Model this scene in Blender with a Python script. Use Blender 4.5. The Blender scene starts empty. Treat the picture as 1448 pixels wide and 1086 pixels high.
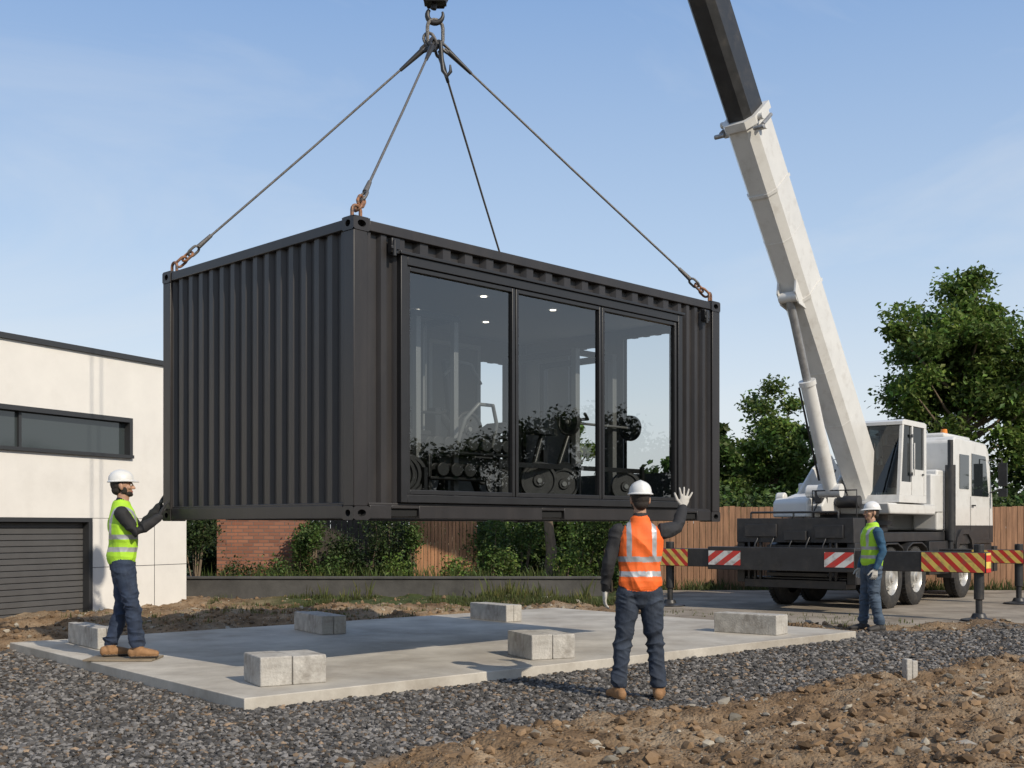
import bpy, bmesh, math, random
import numpy as np
from mathutils import Vector, Matrix
from mathutils.bvhtree import BVHTree
random.seed(7); rng=np.random.default_rng(7)
scene=bpy.context.scene; COL=scene.collection
V3=Vector
# ------------------------------------------------------------------ noise
def _h(ix,iy,iz,seed):
    with np.errstate(over='ignore'):
        h=(ix.astype(np.int64)*374761393+iy.astype(np.int64)*668265263+iz.astype(np.int64)*2147483647+seed*1274126177)&0xffffffff
        h=((h^(h>>13))*1274126177)&0xffffffff
        h=(h^(h>>16))&0xffff
    return h/65535.0
def vn3(x,y,z,seed=0):
    ix=np.floor(x);iy=np.floor(y);iz=np.floor(z)
    fx=x-ix;fy=y-iy;fz=z-iz
    fx=fx*fx*(3-2*fx);fy=fy*fy*(3-2*fy);fz=fz*fz*(3-2*fz)
    r=0
    for a in (0,1):
        for b in (0,1):
            for c in (0,1):
                w=(fx if a else 1-fx)*(fy if b else 1-fy)*(fz if c else 1-fz)
                r=r+w*_h(ix+a,iy+b,iz+c,seed)
    return r
def vn2(x,y,seed=0):
    ix=np.floor(x);iy=np.floor(y);fx=x-ix;fy=y-iy
    fx=fx*fx*(3-2*fx);fy=fy*fy*(3-2*fy);z0=np.zeros_like(ix);r=0
    for a in (0,1):
        for b in (0,1):
            r=r+(fx if a else 1-fx)*(fy if b else 1-fy)*_h(ix+a,iy+b,z0,seed)
    return r
def fbm(x,y,seed=0,o=4):
    r=0;a=.5;t=0
    for i in range(o):
        r=r+a*vn2(x*2**i,y*2**i,seed+i*17);t+=a;a*=.5
    return r/t
# ------------------------------------------------------------------ materials
def newmat(name):
    m=bpy.data.materials.new(name);m.use_nodes=True
    nt=m.node_tree;return m,nt,nt.nodes,nt.links,nt.nodes['Principled BSDF']
def mat(name,c,rough=.6,metal=0,var=0,vs=4,bump=0,bs=40,stretch=(1,1,1),spec=None,c2=None,c2s=3,c2lo=.5,c2hi=.7,c2amt=1.0,coat=0,bd=.01):
    m,nt,N,L,P=newmat(name)
    P.inputs['Roughness'].default_value=rough;P.inputs['Metallic'].default_value=metal
    if spec is not None:P.inputs['Specular IOR Level'].default_value=spec
    if coat:P.inputs['Coat Weight'].default_value=coat
    c=(*c,1)
    tc=N.new('ShaderNodeTexCoord');mp=N.new('ShaderNodeMapping');mp.inputs['Scale'].default_value=stretch
    L.new(tc.outputs['Object'],mp.inputs[0])
    cur=None
    if var:
        n=N.new('ShaderNodeTexNoise');n.inputs['Scale'].default_value=vs;n.inputs['Detail'].default_value=8;n.inputs['Roughness'].default_value=.65
        L.new(mp.outputs[0],n.inputs['Vector'])
        r=N.new('ShaderNodeValToRGB');e=r.color_ramp.elements
        e[0].position=.3;e[1].position=.7
        e[0].color=tuple(x*(1-var) for x in c[:3])+(1,);e[1].color=tuple(min(1,x*(1+var)) for x in c[:3])+(1,)
        L.new(n.outputs['Fac'],r.inputs[0]);cur=r.outputs[0]
        mr=N.new('ShaderNodeMapRange');mr.inputs['To Min'].default_value=max(0,rough-.08);mr.inputs['To Max'].default_value=min(1,rough+.1)
        L.new(n.outputs['Fac'],mr.inputs['Value']);L.new(mr.outputs[0],P.inputs['Roughness'])
    if c2:
        n2=N.new('ShaderNodeTexNoise');n2.inputs['Scale'].default_value=c2s;n2.inputs['Detail'].default_value=10;n2.inputs['Roughness'].default_value=.7
        L.new(mp.outputs[0],n2.inputs['Vector'])
        r2=N.new('ShaderNodeMapRange');r2.inputs['From Min'].default_value=c2lo;r2.inputs['From Max'].default_value=c2hi;r2.inputs['To Max'].default_value=c2amt
        L.new(n2.outputs['Fac'],r2.inputs['Value'])
        mx=N.new('ShaderNodeMix');mx.data_type='RGBA';L.new(r2.outputs[0],mx.inputs[0])
        if cur:L.new(cur,mx.inputs[6])
        else:mx.inputs[6].default_value=c
        mx.inputs[7].default_value=(*c2,1);cur=mx.outputs[2]
    if cur:L.new(cur,P.inputs['Base Color'])
    else:P.inputs['Base Color'].default_value=c
    if bump:
        n3=N.new('ShaderNodeTexNoise');n3.inputs['Scale'].default_value=bs;n3.inputs['Detail'].default_value=6
        L.new(mp.outputs[0],n3.inputs['Vector'])
        b=N.new('ShaderNodeBump');b.inputs['Strength'].default_value=bump;b.inputs['Distance'].default_value=bd
        L.new(n3.outputs['Fac'],b.inputs['Height']);L.new(b.outputs[0],P.inputs['Normal'])
    return m
def attrmat(name,rough=.9,trans=0):
    m,nt,N,L,P=newmat(name)
    a=N.new('ShaderNodeAttribute');a.attribute_name='col'
    P.inputs['Roughness'].default_value=rough;P.inputs['Specular IOR Level'].default_value=.25
    L.new(a.outputs['Color'],P.inputs['Base Color'])
    if trans:
        t=N.new('ShaderNodeBsdfTranslucent');L.new(a.outputs['Color'],t.inputs[0])
        mx=N.new('ShaderNodeMixShader');mx.inputs[0].default_value=trans
        L.new(P.outputs[0],mx.inputs[1]);L.new(t.outputs[0],mx.inputs[2])
        L.new(mx.outputs[0],N['Material Output'].inputs[0])
    return m
def glassmat(name,tint=(.75,.78,.78),refl=.2,slope=.5):
    m,nt,N,L,P=newmat(name);N.remove(P)
    t=N.new('ShaderNodeBsdfTransparent');t.inputs[0].default_value=(*tint,1)
    g=N.new('ShaderNodeBsdfGlossy');g.inputs['Roughness'].default_value=.004;g.inputs['Color'].default_value=(.97,.97,.96,1)
    lw=N.new('ShaderNodeLayerWeight');lw.inputs[0].default_value=.35
    mr=N.new('ShaderNodeMapRange');mr.inputs['To Min'].default_value=refl;mr.inputs['To Max'].default_value=min(1,refl+slope)
    L.new(lw.outputs['Fresnel'],mr.inputs['Value'])
    mx=N.new('ShaderNodeMixShader');L.new(mr.outputs[0],mx.inputs[0]);L.new(t.outputs[0],mx.inputs[1]);L.new(g.outputs[0],mx.inputs[2])
    L.new(mx.outputs[0],N['Material Output'].inputs[0]);return m
def stripemat(name,ca,cb,axis,period=.2,slope=1.0):
    m,nt,N,L,P=newmat(name);P.inputs['Roughness'].default_value=.45
    tc=N.new('ShaderNodeTexCoord');s=N.new('ShaderNodeSeparateXYZ');L.new(tc.outputs['Object'],s.inputs[0])
    k=N.new('ShaderNodeMath');k.operation='MULTIPLY';k.inputs[1].default_value=slope;L.new(s.outputs[2],k.inputs[0])
    a=N.new('ShaderNodeMath');a.operation='ADD';L.new(s.outputs[axis],a.inputs[0]);L.new(k.outputs[0],a.inputs[1])
    d=N.new('ShaderNodeMath');d.operation='DIVIDE';d.inputs[1].default_value=period;L.new(a.outputs[0],d.inputs[0])
    f=N.new('ShaderNodeMath');f.operation='FRACT';L.new(d.outputs[0],f.inputs[0])
    g=N.new('ShaderNodeMath');g.operation='GREATER_THAN';g.inputs[1].default_value=.5;L.new(f.outputs[0],g.inputs[0])
    mx=N.new('ShaderNodeMix');mx.data_type='RGBA';L.new(g.outputs[0],mx.inputs[0]);mx.inputs[6].default_value=(*ca,1);mx.inputs[7].default_value=(*cb,1)
    n=N.new('ShaderNodeTexNoise');n.inputs['Scale'].default_value=9;n.inputs['Detail'].default_value=8;L.new(tc.outputs['Object'],n.inputs['Vector'])
    r=N.new('ShaderNodeMapRange');r.inputs['From Min'].default_value=.48;r.inputs['From Max'].default_value=.72;r.inputs['To Max'].default_value=.6;L.new(n.outputs['Fac'],r.inputs['Value'])
    m2=N.new('ShaderNodeMix');m2.data_type='RGBA';L.new(r.outputs[0],m2.inputs[0]);L.new(mx.outputs[2],m2.inputs[6]);m2.inputs[7].default_value=(.12,.1,.08,1)
    L.new(m2.outputs[2],P.inputs['Base Color']);return m
# ------------------------------------------------------------------ mesh builder
FM={}
def empty(name,loc=(0,0,0),rz=0,scale=1):
    o=bpy.data.objects.new(name,None);o.empty_display_size=.2
    o.location=loc;o.rotation_euler=(0,0,rz);o.scale=(scale,)*3;COL.objects.link(o)
    FM[o.name]=Matrix.Translation(loc)@Matrix.Rotation(rz,4,'Z')@Matrix.Scale(scale,4);return o
def link_obj(name,me,parent=None):
    o=bpy.data.objects.new(name,me);COL.objects.link(o)
    if parent:o.parent=parent
    return o
class MB:
    def __init__(s):s.v=[];s.f=[];s.m=[]
    def add(s,vs,fs,m=0):
        b=len(s.v);s.v+=[V3(v) for v in vs];s.f+=[[b+i for i in f] for f in fs];s.m+=[m]*len(fs)
    def box(s,x0,x1,y0,y1,z0,z1,m=0,M=None):
        vs=[V3((x,y,z)) for z in(z0,z1) for y in(y0,y1) for x in(x0,x1)]
        if M is not None:vs=[M@v for v in vs]
        s.add(vs,[(0,2,3,1),(4,5,7,6),(0,1,5,4),(2,6,7,3),(0,4,6,2),(1,3,7,5)],m)
    def prism(s,poly,axis,a,b,m=0):
        n=len(poly)
        def mk(p,t):
            return {'x':(t,p[0],p[1]),'y':(p[0],t,p[1]),'z':(p[0],p[1],t)}[axis]
        vs=[mk(p,a) for p in poly]+[mk(p,b) for p in poly]
        s.add(vs,[list(range(n))[::-1],[n+i for i in range(n)]]+[(i,(i+1)%n,n+(i+1)%n,n+i) for i in range(n)],m)
    def cyl(s,p0,p1,r0,r1=None,n=16,m=0,cap=True):
        p0=V3(p0);p1=V3(p1);r1=r0 if r1 is None else r1
        d=(p1-p0).normalized();a=d.orthogonal().normalized();b=d.cross(a)
        vs=[]
        for p,r in((p0,r0),(p1,r1)):
            for i in range(n):
                t=2*math.pi*i/n;vs.append(p+a*(r*math.cos(t))+b*(r*math.sin(t)))
        fs=[(i,(i+1)%n,n+(i+1)%n,n+i) for i in range(n)]
        if cap:fs+=[list(range(n))[::-1],[n+i for i in range(n)]]
        s.add(vs,fs,m)
    def tube(s,pts,r,n=8,m=0,closed=False):
        pts=[V3(p) for p in pts];k=len(pts);vs=[];a=None
        for i,p in enumerate(pts):
            if closed:d=pts[(i+1)%k]-pts[i-1]
            else:d=pts[min(i+1,k-1)]-pts[max(i-1,0)]
            d.normalize()
            if a is None:a=d.orthogonal().normalized()
            a=(a-d*a.dot(d)).normalized();b=d.cross(a)
            rr=r[i] if isinstance(r,(list,tuple)) else r
            for j in range(n):
                t=2*math.pi*j/n;vs.append(p+a*(rr*math.cos(t))+b*(rr*math.sin(t)))
        fs=[]
        for i in range(k if closed else k-1):
            i2=(i+1)%k
            for j in range(n):fs.append((i*n+j,i*n+(j+1)%n,i2*n+(j+1)%n,i2*n+j))
        if not closed:fs+=[list(range(n))[::-1],[(k-1)*n+i for i in range(n)]]
        s.add(vs,fs,m)
    def ringlink(s,c,d,w,L,W,r,m=0):
        c=V3(c);d=V3(d).normalized();w=V3(w);w=(w-d*w.dot(d)).normalized();pts=[]
        R=W/2;h=max(0,L/2-R)
        for i in range(8):
            t=math.pi*i/7;pts.append(c+d*(h+R*math.sin(t))+w*(R*math.cos(t)))
        for i in range(8):
            t=math.pi+math.pi*i/7;pts.append(c+d*(-h+R*math.sin(t))+w*(R*math.cos(t)))
        s.tube(pts,r,8,m,True)
    def lathe(s,c,axis,prof,n=32,m=0):
        c=V3(c);d=V3(axis).normalized();a=d.orthogonal().normalized();b=d.cross(a);k=len(prof);vs=[]
        for (h,r) in prof:
            for i in range(n):
                t=2*math.pi*i/n;vs.append(c+d*h+a*(r*math.cos(t))+b*(r*math.sin(t)))
        fs=[(i*n+j,i*n+(j+1)%n,(i+1)*n+(j+1)%n,(i+1)*n+j) for i in range(k-1) for j in range(n)]
        s.add(vs,fs,m)
    def holed(s,o,ux,uy,w,h,rx,ry,dep,m=0,mi=1,n=24):
        o=V3(o);ux=V3(ux);uy=V3(uy);nn=ux.cross(uy)
        out=[];inn=[];bk=[]
        for i in range(n):
            t=2*math.pi*(i+.5)/n;c,q=math.cos(t),math.sin(t)
            k=1/max(abs(c),abs(q));out.append(o+ux*(w/2+c*k*w/2)+uy*(h/2+q*k*h/2))
            p=o+ux*(w/2+c*rx)+uy*(h/2+q*ry);inn.append(p);bk.append(p-nn*dep)
        s.add(out+inn,[(i,(i+1)%n,n+(i+1)%n,n+i) for i in range(n)],m)
        s.add(inn+bk,[(i,(i+1)%n,n+(i+1)%n,n+i) for i in range(n)]+[[n+i for i in range(n)]],mi)
    def make(s,name,mats,parent=None,bevel=0,smooth=True,world=False,seg=2):
        vs=s.v
        if world and parent:
            I=FM[parent.name].inverted();vs=[I@v for v in vs]
        me=bpy.data.meshes.new(name);me.from_pydata([tuple(v) for v in vs],[],s.f)
        if not isinstance(mats,(list,tuple)):mats=[mats]
        for m in mats:me.materials.append(m)
        me.polygons.foreach_set('material_index',s.m)
        bm=bmesh.new();bm.from_mesh(me);bmesh.ops.recalc_face_normals(bm,faces=bm.faces);bm.to_mesh(me);bm.free()
        if smooth:
            me.polygons.foreach_set('use_smooth',[True]*len(me.polygons));me.set_sharp_from_angle(angle=math.radians(38))
        o=link_obj(name,me,parent)
        if bevel:
            b=o.modifiers.new('b','BEVEL');b.width=bevel;b.segments=seg;b.limit_method='ANGLE';b.angle_limit=math.radians(40)
        return o
def fast_mesh(name,V,F,mat_,col=None,parent=None,smooth=False):
    me=bpy.data.meshes.new(name);V=np.ascontiguousarray(V,dtype=np.float32);F=np.ascontiguousarray(F,dtype=np.int32);k=F.shape[1]
    me.vertices.add(len(V));me.vertices.foreach_set('co',V.ravel())
    me.loops.add(F.size);me.loops.foreach_set('vertex_index',F.ravel())
    me.polygons.add(len(F));me.polygons.foreach_set('loop_start',np.arange(0,F.size,k,dtype=np.int32))
    me.polygons.foreach_set('use_smooth',np.full(len(F),bool(smooth)))
    me.update(calc_edges=True)
    if col is not None:
        a=me.attributes.new('col','FLOAT_COLOR','POINT')
        c=np.ones((len(V),4),dtype=np.float32);c[:,:3]=col;a.data.foreach_set('color',c.ravel())
    me.materials.append(mat_);return link_obj(name,me,parent)
# ------------------------------------------------------------------ world, sun, camera
EL=math.radians(35);sd=V3((.66*math.cos(EL),-.751*math.cos(EL),math.sin(EL)))
w=bpy.data.worlds.new("World");scene.world=w;w.use_nodes=True
N=w.node_tree.nodes;L=w.node_tree.links;bg=N['Background']
sky=N.new('ShaderNodeTexSky');sky.sky_type='NISHITA';sky.sun_disc=False;sky.sun_elevation=EL;sky.sun_rotation=math.atan2(.66,-.751)
sky.air_density=1.0;sky.dust_density=1.2;sky.ozone_density=1.2
tc=N.new('ShaderNodeTexCoord');sx=N.new('ShaderNodeSeparateXYZ');L.new(tc.outputs['Generated'],sx.inputs[0])
hz_=N.new('ShaderNodeValToRGB');els=[(0,(.74,.76,.77)),(.10,(.66,.725,.79)),(.22,(.45,.585,.77)),(.42,(.235,.385,.66)),(1,(.12,.20,.38))]
while len(hz_.color_ramp.elements)<len(els):hz_.color_ramp.elements.new(.5)
for e,(p,c) in zip(hz_.color_ramp.elements,els):e.position=p;e.color=(*c,1)
L.new(sx.outputs[2],hz_.inputs[0])
vm=N.new('ShaderNodeVectorMath');vm.operation='SCALE';vm.inputs['Scale'].default_value=9.2;L.new(hz_.outputs[0],vm.inputs[0])
m0=N.new('ShaderNodeMix');m0.data_type='RGBA';m0.inputs[0].default_value=.8;L.new(sky.outputs[0],m0.inputs[6]);L.new(vm.outputs[0],m0.inputs[7])
mp=N.new('ShaderNodeMapping');mp.inputs['Scale'].default_value=(1.3,1.0,3.4);mp.inputs['Rotation'].default_value=(.2,.75,.3);mp.inputs['Location'].default_value=(.35,.1,.2)
nz=N.new('ShaderNodeTexNoise');nz.inputs['Scale'].default_value=1.7;nz.inputs['Detail'].default_value=8;nz.inputs['Roughness'].default_value=.55;nz.inputs['Distortion'].default_value=.7
L.new(tc.outputs['Generated'],mp.inputs[0]);L.new(mp.outputs[0],nz.inputs['Vector'])
mr=N.new('ShaderNodeMapRange');mr.inputs['From Min'].default_value=.45;mr.inputs['From Max'].default_value=.75;mr.inputs['To Max'].default_value=.5;L.new(nz.outputs['Fac'],mr.inputs['Value'])
mx=N.new('ShaderNodeMix');mx.data_type='RGBA';L.new(mr.outputs[0],mx.inputs[0]);L.new(m0.outputs[2],mx.inputs[6]);mx.inputs[7].default_value=(6.3,6.5,6.7,1)
L.new(mx.outputs[2],bg.inputs[0]);bg.inputs[1].default_value=.125
sl=bpy.data.lights.new('sun','SUN');sl.energy=4.1;sl.angle=math.radians(.5);sl.color=(1,.90,.75)
so=bpy.data.objects.new('sun',sl);so.rotation_euler=sd.to_track_quat('Z','Y').to_euler();so.location=(10,-12,20);COL.objects.link(so)
cd=bpy.data.cameras.new('camera');cd.sensor_width=36;cd.lens=36*1636/1448;cd.shift_y=.1395;cd.clip_end=3000;cd.clip_start=.1
co=bpy.data.objects.new('camera',cd);co.location=(0,0,1.47);co.rotation_euler=(math.radians(90),0,0);COL.objects.link(co);scene.camera=co
scene.view_settings.view_transform='Standard';scene.view_settings.look='None';scene.view_settings.exposure=0
# ------------------------------------------------------------------ shared mats
M_black=mat('black_paint',(.022,.022,.023),.45,var=.35,vs=6,c2=(.09,.075,.06),c2s=4,c2lo=.52,c2hi=.8,c2amt=.6)
M_white=mat('white_paint',(.62,.61,.58),.35,var=.06,vs=3,c2=(.33,.29,.24),c2s=5,c2lo=.52,c2hi=.78,c2amt=.5,coat=.3)
M_grey=mat('grey_metal',(.3,.3,.3),.4,metal=.5,var=.25,vs=12)
M_steel=mat('galvanised_rope',(.16,.15,.14),.5,metal=.6,var=.4,vs=60,bump=.6,bs=200)
M_rust=mat('rusty_shackle',(.3,.14,.07),.6,metal=.3,var=.45,vs=30,c2=(.07,.06,.055),c2s=20,c2lo=.45,c2hi=.6)
M_rubber=mat('tyre_rubber',(.025,.024,.023),.85,var=.3,vs=10,c2=(.12,.1,.08),c2s=6,c2lo=.5,c2hi=.8,c2amt=.6)
M_dglass=mat('tinted_glass',(.012,.016,.018),.04,spec=.8)
M_conc=mat('concrete_block',(.42,.40,.365),.9,var=.25,vs=9,bump=.7,bs=45,c2=(.17,.15,.125),c2s=4,c2lo=.45,c2hi=.7,c2amt=.75)
M_red=mat('red_lens',(.5,.02,.015),.25)
M_amber=mat('amber_lens',(.7,.22,.02),.25)
# ------------------------------------------------------------------ ground
LX=V3((-1.09,7.05,0));ld=V3((6.99,6.35,0)).normalized()
PAD=[(-2.14,9.25),(4.52,15.2),(.71,19.65),(-5.95,13.7)]
def inpad(x,y,mg=0.0):
    ok=np.ones_like(x,dtype=bool)
    for i in range(4):
        a=PAD[i];b=PAD[(i+1)%4];dx=b[0]-a[0];dy=b[1]-a[1];l=math.hypot(dx,dy)
        ok&=((dx*(y-a[1])-dy*(x-a[0]))/l>-mg)
    return ok
def sstep(a,b,x):
    t=np.clip((x-a)/(b-a),0,1);return t*t*(3-2*t)
def zones(x,y):
    n=fbm(x*.9,y*.9,5)-.5;n2=fbm(x*3,y*3,9)-.5
    dist=((x-LX.x)*ld.y-(y-LX.y)*ld.x)
    d1=sstep(-.12,.16,dist+n*.9+n2*.25)
    yb=np.where(x<4.5,13.2+ (x+6.5)*.26,16.1+(x-4.5)*.16)
    d2=sstep(-.15,.2,(y-yb)+n*1.1+n2*.3)
    dirt=np.maximum(d1,d2)
    gr=sstep(.0,.5,(y-(21.0+.12*x))+n*3)*sstep(-5.5,-4,x)*(1-sstep(2,4,x))
    gr=np.maximum(gr,sstep(26,30,y));gr=np.maximum(gr,sstep(14,18,np.abs(x))*sstep(8,12,np.abs(x)))
    return dirt,gr,d1,d2
def height(x,y):
    d,g,d1,d2=zones(x,y)
    a=fbm(x*1.3,y*1.3,21,3)-.45;b=fbm(x*5,y*5,33,4)-.5;c=fbm(x*14,y*14,44,3)-.5
    rid=1-np.abs(2*fbm(x*2.4+y*.7,y*2.4-x*.7,77,3)-1)
    h=d1*(a*.18+b*.11+c*.06+.02+(rid-.8)*.12)+d2*(1-d1)*(a*.24+b*.09+c*.04+.05)
    h=h+(1-d)*(b*.012+c*.008)
    near=inpad(x,y,.25);h=np.where(near,np.minimum(h,.02),h)
    pv=(x>2.2)&(y>16.9)&(y<30)
    h=np.where(pv,np.minimum(h,0)-.01,h)
    return h*(1-sstep(26,32,y))
def axis(a,b,st,far):
    c=list(np.arange(a,b,st));d=st;x=a;lo=[]
    while x>-far:d*=1.25;x-=d;lo.append(x)
    d=st;x=c[-1];hi=[]
    while x<far:d*=1.25;x+=d;hi.append(x)
    return np.array(lo[::-1]+c+hi)
xs=axis(-8,8.5,.04,900);ys=axis(6.2,24,.045,900)
X,Y=np.meshgrid(xs,ys);Z=height(X.ravel(),Y.ravel())
V=np.stack([X.ravel(),Y.ravel(),Z],1);nx=len(xs);ny=len(ys)
I=(np.arange(ny-1)[:,None]*nx+np.arange(nx-1)[None,:]).ravel()
F=np.stack([I,I+1,I+nx+1,I+nx],1)
d,g,_,_=zones(V[:,0],V[:,1]);cc=np.stack([d,g,np.zeros_like(d)],1)
m,nt,NN,LL,P=newmat('ground_soil')
P.inputs['Roughness'].default_value=.95;P.inputs['Specular IOR Level'].default_value=.15
at=NN.new('ShaderNodeAttribute');at.attribute_name='col';sp=NN.new('ShaderNodeSeparateColor');LL.new(at.outputs['Color'],sp.inputs[0])
t=NN.new('ShaderNodeTexCoord')
def nz_(sc,de=8,ro=.65):
    n=NN.new('ShaderNodeTexNoise');n.inputs['Scale'].default_value=sc;n.inputs['Detail'].default_value=de;n.inputs['Roughness'].default_value=ro;LL.new(t.outputs['Object'],n.inputs['Vector']);return n
def ramp_(src,els):
    r=NN.new('ShaderNodeValToRGB')
    while len(r.color_ramp.elements)<len(els):r.color_ramp.elements.new(.5)
    for e,(p,c) in zip(r.color_ramp.elements,els):e.position=p;e.color=(*c,1)
    LL.new(src,r.inputs[0]);return r.outputs[0]
def mix_(f,a,b):
    x=NN.new('ShaderNodeMix');x.data_type='RGBA';LL.new(f,x.inputs[0]);LL.new(a,x.inputs[6]);LL.new(b,x.inputs[7]);return x.outputs[2]
vo=NN.new('ShaderNodeTexVoronoi');vo.inputs['Scale'].default_value=38;LL.new(t.outputs['Object'],vo.inputs['Vector'])
sv=NN.new('ShaderNodeSeparateColor');LL.new(vo.outputs['Color'],sv.inputs[0])
grav=ramp_(sv.outputs[0],[(0,(.045,.043,.042)),(.5,(.085,.08,.076)),(1,(.17,.16,.15))])
dirt=ramp_(nz_(2.2).outputs['Fac'],[(.3,(.10,.062,.034)),(.5,(.20,.135,.08)),(.7,(.33,.245,.16))])
d3=ramp_(nz_(.7).outputs['Fac'],[(.5,(0,0,0)),(.62,(1,1,1))])
pale=ramp_(nz_(9).outputs['Fac'],[(.3,(.24,.18,.12)),(.7,(.42,.34,.24))])
sc_=NN.new('ShaderNodeMath');sc_.operation='MULTIPLY';sc_.inputs[1].default_value=.6;LL.new(d3,sc_.inputs[0])
dirt=mix_(sc_.outputs[0],dirt,pale)
grass=ramp_(nz_(6).outputs['Fac'],[(.3,(.03,.042,.015)),(.55,(.06,.075,.028)),(.75,(.15,.13,.07))])
c=mix_(sp.outputs[0],grav,dirt);c=mix_(sp.outputs[1],c,grass);LL.new(c,P.inputs['Base Color'])
b1=NN.new('ShaderNodeBump');b1.inputs['Strength'].default_value=.9;b1.inputs['Distance'].default_value=.015
ad=NN.new('ShaderNodeMath');ad.operation='SUBTRACT';LL.new(nz_(30,9,.7).outputs['Fac'],ad.inputs[0]);LL.new(vo.outputs['Distance'],ad.inputs[1])
LL.new(ad.outputs[0],b1.inputs['Height']);LL.new(b1.outputs[0],P.inputs['Normal'])
fast_mesh('ground',V,F,m,cc,smooth=True)
def ico():
    bm=bmesh.new();bmesh.ops.create_icosphere(bm,subdivisions=1,radius=1)
    v=np.array([tuple(x.co) for x in bm.verts]);f=np.array([[q.index for q in x.verts] for x in bm.faces]);bm.free();return v,f
IV,IF=ico()
def stones(name,px,py,pz,r,colr,mt,flat=.65):
    n=len(px);k=len(IV)
    jit=1+(rng.random((n,k,1))-.5)*.7
    base=IV[None]*jit*np.stack([.7+.7*rng.random(n),.7+.5*rng.random(n),flat*(.7+.5*rng.random(n))],1)[:,None,:]
    a=rng.random(n)*6.28;tl=(rng.random(n)-.5)*1.2
    x,y,z=base[...,0],base[...,1],base[...,2]
    ct,st=np.cos(tl)[:,None],np.sin(tl)[:,None];y,z=y*ct-z*st,y*st+z*ct
    ca,sa=np.cos(a)[:,None],np.sin(a)[:,None];x,y=x*ca-y*sa,x*sa+y*ca
    P=np.stack([x,y,z],2)*r[:,None,None]+np.stack([px,py,pz+r*.22],1)[:,None,:]
    F=(IF[None]+(np.arange(n)*k)[:,None,None]).reshape(-1,3)
    return fast_mesh(name,P.reshape(-1,3),F,mt,np.repeat(colr,k,0))
M_stone=attrmat('stone_chips',.9)
def sample(n,y0,y1,pw=1.0,mx_=.52):
    u=rng.random(n);y=(y0**(2-pw)+u*(y1**(2-pw)-y0**(2-pw)))**(1/(2-pw))
    x=(rng.random(n)*2-1)*(mx_*y+.3);return x,y
x,y=sample(135000,6.6,19,1.4)
d,g,_,_=zones(x,y);ok=(rng.random(len(x))>d*1.15)&~inpad(x,y,.02)&~((x>2.2)&(y>16.9));x=x[ok];y=y[ok]
r=(.009+.018*rng.random(len(x))**1.5)*(1+np.clip(y-9,0,9)*.05)
g0=.04+.19*rng.random(len(x))**1.8;colr=np.stack([g0*1.04,g0*.98,g0*.92],1);br=rng.random(len(x))<.12;colr[br]*=np.array([1.3,1.0,.72])
stones('gravel',x,y,height(x,y),r,colr,M_stone)
x,y=sample(70000,6.4,24,1.3)
d,g,_,_=zones(x,y);ok=(rng.random(len(x))<d*(1-g*.7))&~inpad(x,y,.02)&~((x>2.2)&(y>16.9));x=x[ok];y=y[ok]
r=.004+.010*rng.random(len(x))**2+.045*rng.random(len(x))**16
k=rng.random((len(x),1));colr=np.array([.175,.115,.066])*(.5+1.0*rng.random((len(x),1)));gy=(k[:,0]<.13);colr[gy]=np.array([.28,.25,.2])*(.5+.9*rng.random((gy.sum(),1)))
stones('soil_clods',x,y,height(x,y),r,colr,M_stone,.75)
x,y=sample(160,7.2,20,1.2);d,g,_,_=zones(x,y);ok=(d>.6)&~inpad(x,y,.1)&~((x>2.2)&(y>16.9));x=x[ok];y=y[ok]
r=.02+.05*rng.random(len(x))**2;stones('rubble',x,y,height(x,y),r,np.array([.4,.36,.3])*(.5+.7*rng.random((len(x),1))),M_stone,.45)
M_pave=mat('yard_paving',(.28,.24,.19),.9,var=.3,vs=1.2,bump=.4,bs=60,c2=(.14,.11,.08),c2s=.8,c2lo=.46,c2hi=.62,c2amt=.75)
b=MB();b.prism([(2.4,17.25),(9,16.95),(16,16.8),(60,16.5),(60,26.5),(3.0,26.5),(2.2,22)],'z',-.1,.02);b.make('yard_pavement',M_pave)
M_pad=mat('pad_concrete',(.47,.435,.375),.75,var=.18,vs=1.4,bump=.2,bs=50,c2=(.27,.235,.19),c2s=.9,c2lo=.43,c2hi=.66,c2amt=.85)
b=MB();b.prism(PAD,'z',-.1,.1);b.make('concrete_slab',M_pad,bevel=.008)
def pxw(px,py,z=.1):
    Y=(1.47-z)*1636/(py-745);return V3(((px-724)*Y/1636,Y,z))
def block(px,py,ang,lx,ly,h):
    p=pxw(px,py);e=empty('concrete_block',p,math.radians(ang))
    b=MB();g=.004
    b.box(0,lx*.48-g,0,ly,0,h);b.box(lx*.48+g,lx,0.006,ly-.004,0,h-.006);b.box(.03,lx-.03,.03,ly-.03,.002,h-.03)
    o=b.make('block',M_conc,e,bevel=.012,seg=3)
block(368,972,30,.60,.48,.255)
block(752,934,24,.50,.62,.26)
block(1098,899,52,.35,.88,.255)
block(716,880,40,.3,.85,.245)
block(455,898,32,.34,.95,.24)
block(138,919,38,.22,1.05,.24)
e=empty('concrete_stub',(3.87,11.25,0),.4)
b=MB();b.box(-.07,-.004,-.04,.04,-.03,.19);b.box(.004,.07,-.035,.045,-.03,.17);b.make('stub',M_conc,e,bevel=.01)
e=empty('concrete_stub',pxw(772,852,0),.2);b=MB();b.box(-.15,.15,-.1,.1,-.05,.09);b.box(-.1,.1,-.05,.05,.085,.12);b.make('stub',M_conc,e,bevel=.015)
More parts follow.
